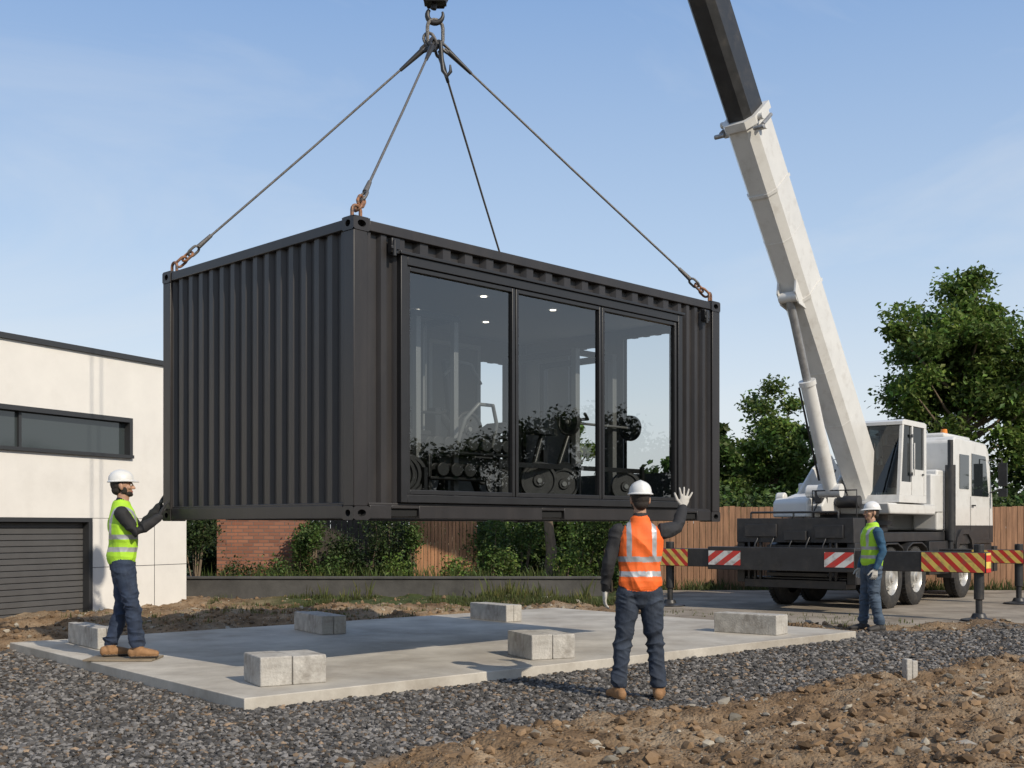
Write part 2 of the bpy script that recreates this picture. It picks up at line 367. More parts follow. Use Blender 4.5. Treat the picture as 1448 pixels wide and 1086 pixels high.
# ------------------------------------------------------------------ container
M_cont=mat('charcoal_container_paint',(.025,.0225,.0222),.4,var=.2,vs=2.5,bump=.06,bs=25,c2=(.055,.047,.042),c2s=3,c2lo=.48,c2hi=.8,c2amt=.5,stretch=(1,1,.3))
M_hole=mat('recess_shade',(.008,.008,.008),.9)  # near-black colour stands in for shade inside holes and pockets
M_frame=mat('window_frame',(.02,.0195,.02),.35,var=.1,vs=5)
M_int=mat('interior_lining',(.17,.173,.168),.8,var=.08,vs=2)
M_ceil=mat('interior_ceiling',(.34,.345,.34),.8)
M_floor=mat('rubber_floor',(.03,.03,.03),.8)
M_glass=glassmat('window_glass',(.76,.78,.77),.10,.42)
CL,CW,CH=5.42,3.23,2.59
cont=empty('shipping_container',(-1.343,9.81,1.53),math.atan2(.7125,.701))
def corr(b,fn,a,c,z0,z1,p=.2,dep=.04,m=0):
    n=max(1,round((c-a)/p));p=(c-a)/n;pts=[(a,0)]
    for i in range(n):
        s=a+i*p;pts+=[(s+p*.32,0),(s+p*.46,dep),(s+p*.84,dep),(s+p*.98,0)]
    pts.append((c,0));vs=[fn(u,d_,z0) for u,d_ in pts]+[fn(u,d_,z1) for u,d_ in pts];k=len(pts)
    b.add(vs,[(i,i+1,k+i+1,k+i) for i in range(k-1)],m)
b=MB()
corr(b,lambda u,d_,z:(.03+d_,u,z),.15,CW-.15,.13,2.5,.19)
corr(b,lambda u,d_,z:(u,.03+d_,z),.15,.50,.13,2.5,.175)
corr(b,lambda u,d_,z:(u,.03+d_,z),4.64,CL-.15,.13,2.5,.155)
corr(b,lambda u,d_,z:(u,.03+d_,z),.50,4.64,2.3,2.5,.27,.06)
bk=lambda u,d_,z:(u,CW-.03-d_,z)
corr(b,bk,.15,4.5,.13,2.5,.2);corr(b,bk,4.5,5.1,.13,.75,.2);corr(b,bk,4.5,5.1,2.12,2.5,.2);corr(b,bk,5.1,CL-.15,.13,2.5,.17)
en=lambda u,d_,z:(CL-.03-d_,u,z)
for a,c_ in((.15,.66),(1.38,1.8),(2.3,CW-.15)):corr(b,en,a,c_,.13,2.5,.2)
for a,c_,t_ in((.66,1.38,2.3),(1.8,2.3,2.25)):
    corr(b,en,a,c_,.13,.6,.2);corr(b,en,a,c_,t_,2.5,.2)
n=26;p=(CL-.2)/n;pts=[]
for i in range(n):
    s=.1+i*p;pts+=[(s,0),(s+p*.35,0),(s+p*.5,-.02),(s+p*.85,-.02)]
pts.append((CL-.1,0));k=len(pts)
b.add([(u,.05,2.56+d_) for u,d_ in pts]+[(u,CW-.05,2.56+d_) for u,d_ in pts],[(i,i+1,k+i+1,k+i) for i in range(k-1)])
b.make('corrugated_panels',M_cont,cont,smooth=False)
b=MB()
for x0,x1 in((0.002,.15),(CL-.15,CL-.002)):
    for y0,y1 in((.002,.15),(CW-.15,CW-.002)):
        b.box(x0,x1,y0,y1,.118,CH-.118)
for y0,y1 in((.006,.075),(CW-.075,CW-.006)):
    b.box(.178,CL-.178,y0,y1,CH-.105,CH-.015)
    b.box(.178,CL-.178,y0+.012,y1-.012,.125,.15)
    segs=[(.178,.42),(.74,2.35),(2.68,4.65),(4.97,CL-.178)]
    for a,c_ in segs:b.box(a,c_,y0,y1,.012,.13)
    b.box(.42,.74,y0,y1,.1,.13);b.box(2.35,2.68,y0,y1,.1,.13);b.box(4.65,4.97,y0,y1,.1,.13)
for x0,x1 in((.006,.075),(CL-.075,CL-.006)):
    b.box(x0,x1,.165,CW-.165,CH-.105,CH-.015);b.box(x0,x1,.165,CW-.165,.012,.13)
    b.box(x0+.012,x1-.012,.165,CW-.165,.126,.15)
for i in range(14):
    u=.3+i*.37;b.box(u,u+.05,.08,CW-.08,.03,.118)
b.make('frame_rails',M_cont,cont,bevel=.006)
b=MB()
for x0 in(.42,2.35,4.65):b.box(x0+.01,x0+.31,.03,CW-.03,.035,.095)  # solid dark boxes fill the pocket openings as painted shade
b.make('forklift_pocket_shade',M_hole,cont)
b=MB();cw,cd_,ch=.178,.162,.118
for ix in(0,1):
    for iy in(0,1):
        for iz in(0,1):
            x0=-.003 if ix==0 else CL+.003-cw;y0=-.003 if iy==0 else CW+.003-cd_;z0=0 if iz==0 else CH-ch
            x1,y1,z1=x0+cw,y0+cd_,z0+ch
            if iy==0:b.holed((x0,y0,z0),(1,0,0),(0,0,1),cw,ch,.045,.03,.06)
            else:b.holed((x1,y1,z0),(-1,0,0),(0,0,1),cw,ch,.045,.03,.06)
            if ix==0:b.holed((x0,y1,z0),(0,-1,0),(0,0,1),cd_,ch,.035,.03,.06)
            else:b.holed((x1,y0,z0),(0,1,0),(0,0,1),cd_,ch,.035,.03,.06)
            if iz==1:b.holed((x0,y0,z1),(1,0,0),(0,1,0),cw,cd_,.055,.035,.05);b.add([(x0,y0,z0),(x1,y0,z0),(x1,y1,z0),(x0,y1,z0)],[(0,1,2,3)])
            else:b.holed((x0,y1,z0),(1,0,0),(0,-1,0),cw,cd_,.055,.035,.05);b.add([(x0,y0,z1),(x1,y0,z1),(x1,y1,z1),(x0,y1,z1)],[(0,1,2,3)])
            xi=x1 if ix==0 else x0;b.add([(xi,y0,z0),(xi,y1,z0),(xi,y1,z1),(xi,y0,z1)],[(0,1,2,3)])
            yi=y1 if iy==0 else y0;b.add([(x0,yi,z0),(x1,yi,z0),(x1,yi,z1),(x0,yi,z1)],[(0,1,2,3)])
b.make('corner_castings',[M_cont,M_hole],cont,smooth=False)
b=MB();fx0,fx1,fz0,fz1=.50,4.64,.155,2.33
b.box(fx0,fx0+.075,-.028,.09,fz0,fz1);b.box(fx1-.075,fx1,-.028,.09,fz0,fz1)
b.box(fx0+.075,fx1-.075,-.028,.09,fz1-.08,fz1);b.box(fx0+.075,fx1-.075,-.028,.09,fz0,fz0+.07)
b.box(fx0-.02,fx1+.02,-.05,.02,fz1+.003,fz1+.03)
gx=[fx0+.075,1.955,3.25,fx1-.075];z0=fz0+.07;z1=fz1-.08
for i in range(3):
    a,c_=gx[i]+.006,gx[i+1]-.006
    b.box(a,a+.038,-.01,.05,z0+.004,z1-.004);b.box(c_-.038,c_,-.01,.05,z0+.004,z1-.004)
    b.box(a+.038,c_-.038,-.01,.05,z1-.045,z1-.004);b.box(a+.038,c_-.038,-.01,.05,z0+.004,z0+.045)
b.make('glazing_frame',M_frame,cont,bevel=.004)
b=MB()
for i in range(3):
    a,c_=gx[i]+.044,gx[i+1]-.044;b.add([(a,.02,z0+.045),(c_,.02,z0+.045),(c_,.02,z1-.045),(a,.02,z1-.045)],[(0,1,2,3)])
b.make('window_panes',M_glass,cont,smooth=False)
b=MB()
for u in(.44,5.12):
    b.box(u-.045,u+.045,-.03,.03,2.33,2.46);b.cyl((u-.02,-.035,2.30),(u-.02,-.035,2.44),.018);b.box(u-.06,u+.03,-.045,-.03,2.36,2.39)
b.make('lashing_brackets',M_frame,cont,bevel=.004)
b=MB()
b.box(.09,CL-.09,.1,CW-.09,.13,.165,2);b.box(.09,CL-.09,.1,CW-.09,2.42,2.45,1)
b.box(.09,.11,.1,CW-.09,.165,2.42)
yb0,yb1=CW-.11,CW-.09
b.box(.11,4.5,yb0,yb1,.165,2.42);b.box(5.1,CL-.09,yb0,yb1,.165,2.42);b.box(4.5,5.1,yb0,yb1,.165,.75);b.box(4.5,5.1,yb0,yb1,2.12,2.42)
xb0,xb1=CL-.11,CL-.09
for a,c_ in((.1,.66),(1.38,1.8),(2.3,yb0)):b.box(xb0,xb1,a,c_,.165,2.42)
for a,c_,tt in((.66,1.38,2.3),(1.8,2.3,2.25)):b.box(xb0,xb1,a,c_,.165,.6);b.box(xb0,xb1,a,c_,tt,2.42)
b.box(.11,.5,.1,.13,.165,2.42);b.box(4.66,xb0,.1,.13,.165,2.42);b.box(.5,4.66,.1,.13,2.3,2.42)
b.make('interior_lining',[M_int,M_ceil,M_floor],cont,smooth=False)
M_em,_nt,_N,_L,_P=newmat('downlight');_P.inputs['Emission Color'].default_value=(1,.9,.75,1);_P.inputs['Emission Strength'].default_value=4
b=MB()
for u,v in((1.5,1.1),(2.6,1.1),(3.7,1.1),(1.5,2.2),(2.6,2.2),(3.7,2.2)):b.cyl((u,v,2.412),(u,v,2.418),.035,n=20)
b.make('downlights',M_em,cont)
# gym
M_gym=mat('gym_black_steel',(.016,.016,.017),.35,var=.2,vs=10)
M_gym2=mat('gym_grey_steel',(.22,.225,.23),.4,metal=.2)
M_pad2=mat('gym_upholstery',(.014,.014,.014),.4)
M_iron=mat('cast_iron_plate',(.04,.04,.042),.45,var=.25,vs=14)
CM=(-1.343,9.81,1.53);CA=math.atan2(.7125,.701)
def gym(name):return empty(name,CM,CA)
FZ=.166
def plate(b,c,ax,r=.2,t=.03,m=2):
    b.lathe(c,ax,[(-t,.02),(-t,r*.3),(-t*.35,r*.36),(-t*.35,r*.80),(-t,r*.85),(-t,r*.98),(-t*.7,r),(t*.7,r),(t,r*.98),(t,r*.85),(t*.35,r*.80),(t*.35,r*.36),(t,r*.3),(t,.02)],32,m)
    b.lathe(c,ax,[(-t-.015,.0),(-t-.015,.026),(t+.015,.026),(t+.015,0)],16,1)
GM=[M_gym,M_gym2,M_iron]
g=gym('cable_machine');b=MB()
for u in(1.35,1.85):
    for v in(.75,1.5):b.box(u-.03,u+.03,v-.03,v+.03,FZ,2.0,1 if v<1 else 0)
    b.box(u-.03,u+.03,.4,1.8,FZ,FZ+.06)
b.box(1.3,1.9,.72,.78,2.0,2.06);b.box(1.3,1.9,1.47,1.53,2.0,2.06);b.box(1.32,1.38,.78,1.47,2.0,2.06);b.box(1.82,1.88,.78,1.47,2.0,2.06)
for i in range(12):b.box(1.46,1.74,.98,1.12,FZ+.1+i*.055,FZ+.145+i*.055)
for u in(1.5,1.7):b.cyl((u,1.05,FZ),(u,1.05,2.0),.014,m=1)
b.cyl((1.6,.9,1.1),(1.6,.9,2.0),.006,m=1);b.tube([(1.35,.85,1.12),(1.45,.85,1.08),(1.75,.85,1.08),(1.85,.85,1.12)],.016,8)
b.tube([(1.7,.55,.75),(1.72,.45,1.0),(1.85,.4,1.15),(2.05,.4,1.15),(2.15,.45,.98),(2.18,.55,.75)],.02,10,1)
b.make('frame',GM,g,bevel=.004)
g=gym('barbell_set');b=MB()
b.cyl((.72,.5,.43),(1.25,.5,.43),.014,m=1)
for u in(.86,.93,1.0):plate(b,(u,.5,.43),(.6,.8,0),.2)
b.box(.8,.84,.35,.65,FZ,.5);b.box(1.1,1.14,.35,.65,FZ,.5)
for u,v,r in((2.82,.5,.2),(2.95,.56,.2),(3.12,.42,.17),(4.2,.45,.17),(4.3,.5,.17),(2.2,.45,.15)):plate(b,(u,v,FZ+r+.06),(.5,.9,0),r)
b.box(2.05,4.45,.36,.62,FZ,FZ+.06)
for u in (2.1,3.3,4.4):b.box(u,u+.04,.36,.4,FZ+.06,.62)
b.box(2.05,4.45,.4,.43,.55,.6)
b.make('bars_and_plates',GM,g)
g=gym('weight_bench');b=MB()
b.box(1.65,2.6,.75,1.08,.56,.65);b.box(1.7,2.55,.85,.95,.49,.558,1)
b.box(1.82,1.88,.6,1.2,FZ,FZ+.05);b.box(2.5,2.56,.6,1.2,FZ,FZ+.05);b.box(1.82,1.88,.87,.93,FZ+.05,.49);b.box(2.5,2.56,.87,.93,FZ+.05,.49)
b.box(2.3,2.36,.6,.66,FZ,.95);b.cyl((1.9,.6,.86),(2.6,.6,.86),.02)
b.prism([(2.1,.65),(2.65,.98),(2.61,1.05),(2.05,.72)],'y',.77,1.06)
for u in(1.45,1.6,1.75,1.92,2.1,2.25,2.4):b.lathe((u,.62,.76),(.2,1,0),[(-.1,0),(-.1,.065),(-.04,.065),(-.04,.015),(.04,.015),(.04,.065),(.1,.065),(.1,0)],14)
b.box(1.35,2.5,.56,.7,.66,.69);b.box(1.36,1.4,.58,.68,FZ,.66);b.box(1.35,2.5,.54,.7,.4,.43)
for u in(1.5,1.68,1.86,2.05,2.25):b.lathe((u,.60,.50),(.2,1,0),[(-.1,0),(-.1,.07),(-.04,.07),(-.04,.015),(.04,.015),(.04,.07),(.1,.07),(.1,0)],14)
b.make('bench',[M_pad2,M_gym],g,bevel=.008)
g=gym('exercise_bike');b=MB()
b.tube([(2.9,.85,FZ+.03),(3.1,.85,.55),(3.25,.85,.95)],.035,10)
b.tube([(3.75,.85,FZ+.03),(3.5,.85,.6),(3.3,.85,.62),(3.08,.85,.5)],.04,10)
b.tube([(3.5,.85,.58),(3.72,.85,1.05),(3.8,.85,1.15)],.032,10)
b.box(2.85,2.95,.6,1.1,FZ,FZ+.05);b.box(3.7,3.8,.6,1.1,FZ,FZ+.05)
b.lathe((3.6,.85,.45),(0,1,0),[(-.03,.02),(-.03,.22),(.03,.22),(.03,.02)],28)
b.box(3.1,3.4,.76,.94,.95,1.02);b.tube([(3.7,.62,1.2),(3.8,.66,1.15),(3.8,1.04,1.15),(3.7,1.08,1.2)],.02,8)
b.cyl((3.35,.7,.42),(3.35,1.0,.42),.02);b.box(3.28,3.42,.64,.72,.38,.41);b.lathe((3.35,.85,.42),(0,1,0),[(-.04,.02),(-.04,.12),(.04,.12),(.04,.02)],24)
b.make('bike',[M_gym],g,bevel=.004)
g=gym('squat_rack');b=MB()
for u in(3.75,4.4):
    for v in(.8,1.9):b.box(u-.035,u+.035,v-.035,v+.035,FZ,1.95,1 if v<1 else 0)
    b.box(u-.035,u+.035,.835,1.865,1.88,1.95);b.box(u-.03,u+.03,.835,1.865,FZ,FZ+.06)
b.box(3.785,4.365,.77,.83,1.88,1.94);b.cyl((3.5,.72,1.1),(4.7,.72,1.1),.015,m=1)
for u in(3.55,4.63):plate(b,(u,.72,1.1),(1,0,0),.15)
b.make('rack',GM,g,bevel=.003)
g=gym('leg_press');b=MB()
b.tube([(2.3,1.5,FZ),(2.5,1.5,1.0),(2.4,1.5,1.75)],.045,10);b.tube([(3.0,1.5,FZ),(2.6,1.5,.9),(2.3,1.5,1.2)],.045,10)
b.box(2.15,2.4,1.3,1.7,.5,.6);b.box(2.08,2.16,1.3,1.7,.6,1.2);b.box(2.1,3.1,1.45,1.55,FZ,FZ+.06)
b.tube([(2.2,1.3,1.55),(2.4,1.3,1.72),(2.6,1.3,1.7),(2.75,1.3,1.5)],.02,8,1)
plate(b,(2.6,1.35,1.0),(0,1,0),.2);plate(b,(2.85,1.35,.6),(0,1,0),.2)
for u in(2.55,3.3):b.box(u-.025,u+.025,1.9,1.95,FZ,2.0,1)
b.box(2.525,3.325,1.895,1.955,2.0,2.05,1)
b.make('press',GM,g,bevel=.004)
# ------------------------------------------------------------------ sling and hook
CMat=FM['shipping_container']
def cw_(x,y,z):return CMat@V3((x,y,z))
AP=V3((-.83,12.5,6.74))
sl_e=empty('lifting_sling',AP);b=MB()
corners=[cw_(.09,.08,CH),cw_(.09,CW-.08,CH),cw_(CL-.09,.08,CH),cw_(CL-.09,CW-.08,CH)]
for i,cpt in enumerate(corners):
    d=(AP-cpt).normalized();sv_=d.orthogonal().normalized();s2=d.cross(sv_)
    b.ringlink(cpt+V3((0,0,.035)),V3((0,0,1)),sv_,.15,.09,.016,1)
    b.cyl(cpt+V3((0,0,-.03))-sv_*.06,cpt+V3((0,0,-.03))+sv_*.06,.02,m=1,n=10)
    L0=.10
    for k in range(3):
        b.ringlink(cpt+V3((0,0,.05))+d*(L0+k*.085),d,sv_ if k%2 else s2,.13,.075,.014,1 if k<2 else 0)
    st=cpt+V3((0,0,.05))+d*.36
    b.cyl(st-d*.02,st+d*.16,.026,.02,12,0)
    top=AP-d*.14
    b.tube([st+d*.1,(st+top)/2+V3((0,0,-.012)),top],.0125,10,0)
    b.cyl(top-d*.38,top-d*.05,.018,.032,12,2)
    b.ringlink(top+d*.02,d,sv_,.17,.085,.017,2)
b.ringlink(AP+V3((0,0,.06)),V3((0,0,1)),V3((1,.3,0)),.30,.17,.02,0)
b.ringlink(AP+V3((-.05,0,-.03)),V3((-.5,0,1)),V3((1,0,.5)),.2,.11,.018,0)
b.tube([AP+V3((.06,-.05,-.05)),AP+V3((.075,-.05,-.25)),AP+V3((.09,-.05,-.36)),AP+V3((.13,-.05,-.42)),AP+V3((.17,-.05,-.37)),AP+V3((.165,-.05,-.30))],[.022,.024,.026,.026,.02,.01],10,2)
b.make('rope_legs',[M_steel,M_rust,M_black],sl_e,world=True)
hk=empty('crane_hook',AP+V3((0,0,.2)));b=MB();H0=AP+V3((0,0,.28))
pts=[]
for i in range(15):
    t=-2.3+4.3*i/14;pts.append(H0+V3((.085*math.sin(t),0,-.02-.085*math.cos(t))))
b.tube(pts,[.012+.02*math.sin(math.pi*min(1,(i+2)/16)) for i in range(15)],10,0)
b.cyl(H0+V3((-.02,0,.04)),H0+V3((0,0,.13)),.033,n=14)
b.box(H0.x-.12,H0.x+.12,H0.y-.07,H0.y+.07,H0.z+.1,H0.z+.2)
for s in(-1,1):
    b.prism([(H0.x-.09,H0.z+.09),(H0.x+.09,H0.z+.09),(H0.x+.17,H0.z+.25),(H0.x+.17,H0.z+.5),(H0.x+.08,H0.z+.62),(H0.x-.08,H0.z+.62),(H0.x-.17,H0.z+.5),(H0.x-.17,H0.z+.25)],'y',H0.y+s*.09-.012,H0.y+s*.09+.012)
b.cyl(H0+V3((0,-.07,.4)),H0+V3((0,.07,.4)),.17,n=28);b.make('hook_block',[M_black],hk,world=True,bevel=.006)
TIP=V3((-.83,12.5,16.3));b=MB()
for s in(-.13,.13):b.cyl(H0+V3((s,0,.5)),TIP+V3((s,0,-.1)),.011,n=8)
b.make('hoist_rope',M_steel,hk,world=True)
# ------------------------------------------------------------------ mobile crane
ta=math.atan2(.785,.62);cr=empty('mobile_crane',(5.79,19.3,0),ta)
BB=V3((6.17,21,2.82));ax=(TIP-BB).normalized();sdv=ax.cross(V3((0,0,1))).normalized();upv=sdv.cross(ax).normalized()
BL=(TIP-BB).length
def bsec(b,s0,s1,w,h,m=0,mu=None,off=0):
    o=upv*off
    prof=[(-w/2,h/2),(w/2,h/2),(w/2,-h*.28),(w*.3,-h/2),(-w*.3,-h/2),(-w/2,-h*.28)]
    vs=[]
    for s in(s0,s1):
        for (a_,c_) in prof:vs.append(BB+ax*s+sdv*a_+upv*c_+o)
    b.add(vs,[[0,1,2,3,4,5],[6,7,8,9,10,11]],m)
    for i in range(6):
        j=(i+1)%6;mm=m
        if mu is not None and i in(2,3,4,5):mm=mu  # mu colours underside and left side only, as painted shade
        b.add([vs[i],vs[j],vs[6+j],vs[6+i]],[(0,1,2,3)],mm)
b=MB()
bsec(b,-.9,.366*BL,.5,.68,0)
bsec(b,.366*BL-.02,.366*BL+.1,.56,.76,0);bsec(b,.30*BL,.30*BL+.05,.53,.72,0);bsec(b,.19*BL,.19*BL+.06,.53,.72,0)
bsec(b,.366*BL+.1,.72*BL,.42,.56,3,1);bsec(b,.72*BL,.72*BL+.1,.46,.6,0);bsec(b,.72*BL+.1,BL+.2,.34,.46,0,1)  # lit right side and top painted paler, shaded underside and left painted black
for s in(.366*BL-.12,.366*BL+.04):
    for e_ in(-1,1):
        c_=BB+ax*s+sdv*(.31*e_)-upv*.1;b.cyl(c_-sdv*.05,c_+sdv*.05,.05,n=14,m=0)
c_=BB+ax*(.366*BL-.05)
for e_ in(-1,1):
    b.cyl(c_+sdv*.36*e_-upv*.2,c_+sdv*.36*e_+upv*.15,.03,n=10,m=2);b.cyl(c_+sdv*.25*e_-upv*.3,c_+sdv*.42*e_-upv*.3,.035,n=10,m=2)
for s in(1.2,2.6,3.9,5.0):
    c_=BB+ax*s+sdv*.252;b.cyl(c_,c_+sdv*.012,.06,n=14,m=0)
for s in(.8,1.9,3.3,4.4):bsec(b,s,s+.025,.508,.688,0)
b.cyl(BB+ax*.4+upv*.38+sdv*.1,BB+ax*(BL*.36)+upv*.4+sdv*.1,.022,m=2,n=8)
b.cyl(TIP-sdv*.2,TIP+sdv*.2,.22,n=24,m=1);
b.tube([BB+upv*.5-ax*.3,BB+ax*(BL*.5)+upv*.62,TIP+upv*.25],.012,6,2)
b.make('telescopic_boom',[M_white,M_black,M_grey,mat('boom_lit_grey',(.33,.33,.33),.4,var=.1,vs=3)],cr,world=True,bevel=.012)
b=MB()
cb=V3((5.55,20.15,2.1));ct=BB+ax*(.2*BL)-upv*.42
dd=(ct-cb).normalized();Lc=(ct-cb).length
b.cyl(cb,cb+dd*Lc*.56,.125,n=22,m=0);b.cyl(cb+dd*Lc*.56,cb+dd*(Lc*.56+.08),.145,n=22,m=0);b.cyl(cb+dd*Lc*.5,ct,.07,n=18,m=1)
b.cyl(ct-sdv*.16,ct+sdv*.16,.09,n=16,m=0);b.cyl(cb-sdv*.2,cb+sdv*.2,.12,n=16,m=0)
for e_ in(-1,1):
    b.add([ct+sdv*.14*e_-upv*.06-ax*.1,ct+sdv*.14*e_-upv*.06+ax*.12,ct+sdv*.14*e_+upv*.14+ax*.3,ct+sdv*.14*e_+upv*.14-ax*.35,
           ct+sdv*.17*e_-upv*.06-ax*.1,ct+sdv*.17*e_-upv*.06+ax*.12,ct+sdv*.17*e_+upv*.14+ax*.3,ct+sdv*.17*e_+upv*.14-ax*.35],
          [(0,1,2,3),(4,5,6,7),(0,1,5,4),(1,2,6,5),(2,3,7,6),(3,0,4,7)],0)
b.cyl(cb+sdv*.17+dd*.2,cb+sdv*.17+dd*Lc*.55,.018,n=8,m=2)
b.make('lift_cylinder',[M_white,M_grey,M_black],cr,world=True)
b=MB()
b.prism([(.75,1.72),(3.9,1.72),(3.9,2.0),(2.6,2.16),(1.3,2.08),(.9,2.0),(.7,1.85)],'y',.95,1.75)
b.prism([(1.5,1.7),(3.9,1.7),(3.9,1.9),(1.4,1.9)],'y',.02,.948)
b.prism([(1.2,2.0),(2.0,2.6),(2.8,2.9),(3.2,2.6),(3.5,2.0)],'y',1.02,1.08)
b.prism([(1.2,2.0),(2.0,2.6),(2.8,2.9),(3.2,2.6),(3.5,2.0)],'y',1.66,1.72)
b.prism([(.5,1.64),(1.1,1.64),(1.1,1.9),(.95,2.0),(.6,1.98),(.5,1.9)],'y',1.15,1.8)
b.box(3.9,4.6,.1,2.1,1.75,2.5)
b.cyl((.85,1.0,2.1),(.85,1.3,2.1),.12,n=20);b.cyl((1.0,1.78,2.0),(1.0,1.95,2.0),.1,n=18)
b.box(1.9,2.4,1.76,1.95,1.8,2.3);b.box(2.5,3.3,1.76,2.0,1.75,2.2)
b.make('slew_deck',M_white,cr,bevel=.03,seg=3)
b=MB();b.cyl((2.2,1.1,1.38),(2.2,1.1,1.70),.72,n=40);b.cyl((2.2,1.1,1.5),(2.2,1.1,1.58),.8,n=40)
b.cyl((1.3,.5,1.92),(1.3,.9,1.92),.11,n=18);b.cyl((.75,1.08,1.55),(.75,2.0,1.55),.06,n=12)
b.tube([(1.0,1.0,1.7),(.9,.95,2.0),(1.1,.98,2.3),(1.4,1.0,2.5)],.02,8);b.tube([(1.1,1.0,1.7),(.95,1.0,2.1),(1.3,1.0,2.45)],.016,8)
for yy in(1.1,1.3,1.5,1.7):b.tube([(.69,yy,1.62),(.62,yy-.03,1.74),(.7,yy-.05,1.86),(.86,yy-.08,1.95)],.014,6)
b.tube([(.4,.2,1.62),(.4,.2,2.1),(.4,1.0,2.1),(.4,1.0,1.62)],.014,6)
b.box(.72,1.3,.98,1.1,1.9,2.12);b.box(.7,.76,1.2,1.7,1.66,1.82)
b.make('slew_ring',M_black,cr,bevel=.006)
b=MB();cx0,cx1,cy0,cy1,cz0,cz1=1.82,3.26,-.02,.86,1.91,3.42
b.prism([(cx0,cz0),(cx1,cz0),(cx1,cz0+.14),(cx0+.02,cz0+.14)],'y',cy0,cy1)
b.prism([(cx0+.16,cz1-.1),(cx1,cz1-.1),(cx1,cz1-.02),(cx1-.1,cz1),(cx0+.26,cz1),(cx0+.16,cz1-.04)],'y',cy0,cy1)
w_=.06
def pil(xb,xt,y0,y1,wd=.07):b.prism([(xb,cz0+.14),(xb+wd,cz0+.14),(xt+wd,cz1-.1),(xt,cz1-.1)],'y',y0,y1)
for y0,y1 in((cy0,cy0+w_),(cy1-w_,cy1)):
    pil(cx0+.02,cx0+.18,y0,y1);pil(cx0+.66,cx0+.66,y0,y1,.06);pil(cx1-.12,cx1-.12,y0,y1,.12)
b.box(cx0+.68,cx1-.12,cy0+.01,cy0+w_-.01,cz0+.14,cz0+.62);b.box(cx0+.12,cx0+.66,cy0+.012,cy0+w_-.012,cz0+.14,cz0+.38)
b.box(cx1-.03,cx1-.002,cy0+w_,cy1-w_,cz0+.14,cz1-.1)
b.cyl((cx0+.7,cy0-.03,cz0+.5),(cx0+.7,cy0-.03,cz0+1.1),.012,n=8)
b.make('operator_cab_shell',M_white,cr,bevel=.012)
b=MB()
b.add([(cx0+.06,cy0+w_,cz0+.14),(cx0+.06,cy1-w_,cz0+.14),(cx0+.21,cy1-w_,cz1-.1),(cx0+.21,cy0+w_,cz1-.1)],[(0,1,2,3)])
for yy in(cy0+.03,cy1-.03):
    b.add([(cx0+.12,yy,cz0+.38),(cx0+.66,yy,cz0+.38),(cx0+.66,yy,cz1-.1),(cx0+.25,yy,cz1-.1)],[(0,1,2,3)])
    b.add([(cx0+.73,yy,cz0+.6),(cx1-.12,yy,cz0+.6),(cx1-.12,yy,cz1-.1),(cx0+.73,yy,cz1-.1)],[(0,1,2,3)])
b.make('operator_cab_glass',glassmat('cab_glass',(.22,.26,.27),.05,.4),cr,smooth=False)
b=MB();b.box(2.3,2.75,.22,.62,2.2,2.35);b.box(2.7,2.82,.22,.62,2.35,3.0);b.box(2.7,2.8,.32,.52,3.02,3.2);b.box(1.98,2.1,.3,.6,2.1,2.6);b.tube([(2.15,.3,2.6),(2.1,.42,2.75),(2.15,.55,2.6)],.015,8)
b.cyl((cx0+.13,.42,2.05),(cx0+.17,.5,3.0),.01,n=6);b.box(cx0+.05,cx1,.1,.8,cz0-.06,cz0-.004)
for yy in(cy0-.006,):
    for zz_ in(cz0+.5,cz0+1.2):b.box(cx0+.62,cx0+.68,yy-.006,yy+.006,zz_,zz_+.06)
    b.box(cx1-.24,cx1-.16,yy-.01,yy+.006,cz0+.52,cz0+.55)
b.make('operator_seat',M_black,cr,bevel=.005)
b=MB()
b.box(.5,7.3,.75,1.45,.72,1.12);b.box(.35,4.75,.08,2.12,1.2,1.37)
b.box(-.16,.34,.03,2.17,1.2,1.62);b.box(-.12,.3,0.02,.16,.5,1.2);b.box(-.12,.3,2.04,2.18,.5,1.2);b.box(-.14,.3,.17,2.03,.42,.56)
for i in range(6):b.box(-.13+.01*(i%2),.25,.5,1.62,.62+i*.095,.685+i*.095)
for yy in(.32,.42,1.7,1.8,1.92):b.box(-.16,-.1,yy,yy+.04,.56,1.2)
b.box(-.1,.2,.17,2.03,.57,.6)
b.box(-.2,-.162,.2,.7,1.28,1.5);b.box(-.2,-.162,1.4,2.0,1.3,1.52);b.box(-.22,-.162,.85,1.25,1.24,1.4)
b.cyl((-.15,.3,1.72),(-.15,1.9,1.72),.02,n=8)
for yy in(.3,1.1,1.9):b.cyl((-.15,yy,1.6),(-.15,yy,1.72),.018,n=8)
for yy in(.5,.8,1.1,1.45,1.75):b.tube([(-.17,yy,1.3),(-.25,yy+.03,1.15),(-.24,yy+.08,.95),(-.15,yy+.1,.85)],.014,6)
for xc in(1.57,2.84):
    for y0,y1 in((.0,.55),(1.65,2.2)):
        pts=[(xc-.62,.95),(xc-.5,1.1),(xc-.25,1.185),(xc+.25,1.185),(xc+.5,1.1),(xc+.62,.95)]
        po=pts+[(p[0],p[1]-.03) for p in pts[::-1]];b.prism(po,'y',y0,y1)
b.box(3.55,4.7,.02,.5,.55,1.19);b.box(3.55,4.7,1.7,2.18,.55,1.19)
b.box(4.62,4.95,.1,2.1,1.05,1.4);b.box(4.95,7.72,.06,2.14,.78,1.12);b.box(7.7,7.95,.0,2.2,.5,1.05)
b.box(6.35,7.6,-.005,.3,.5,.78);b.box(4.8,5.05,.0,.3,.45,.78)
for z_ in(.5,.8):b.box(6.5,6.9,-.06,.0,z_,z_+.04)
b.make('carrier_chassis',M_black,cr,bevel=.012)
b=MB()
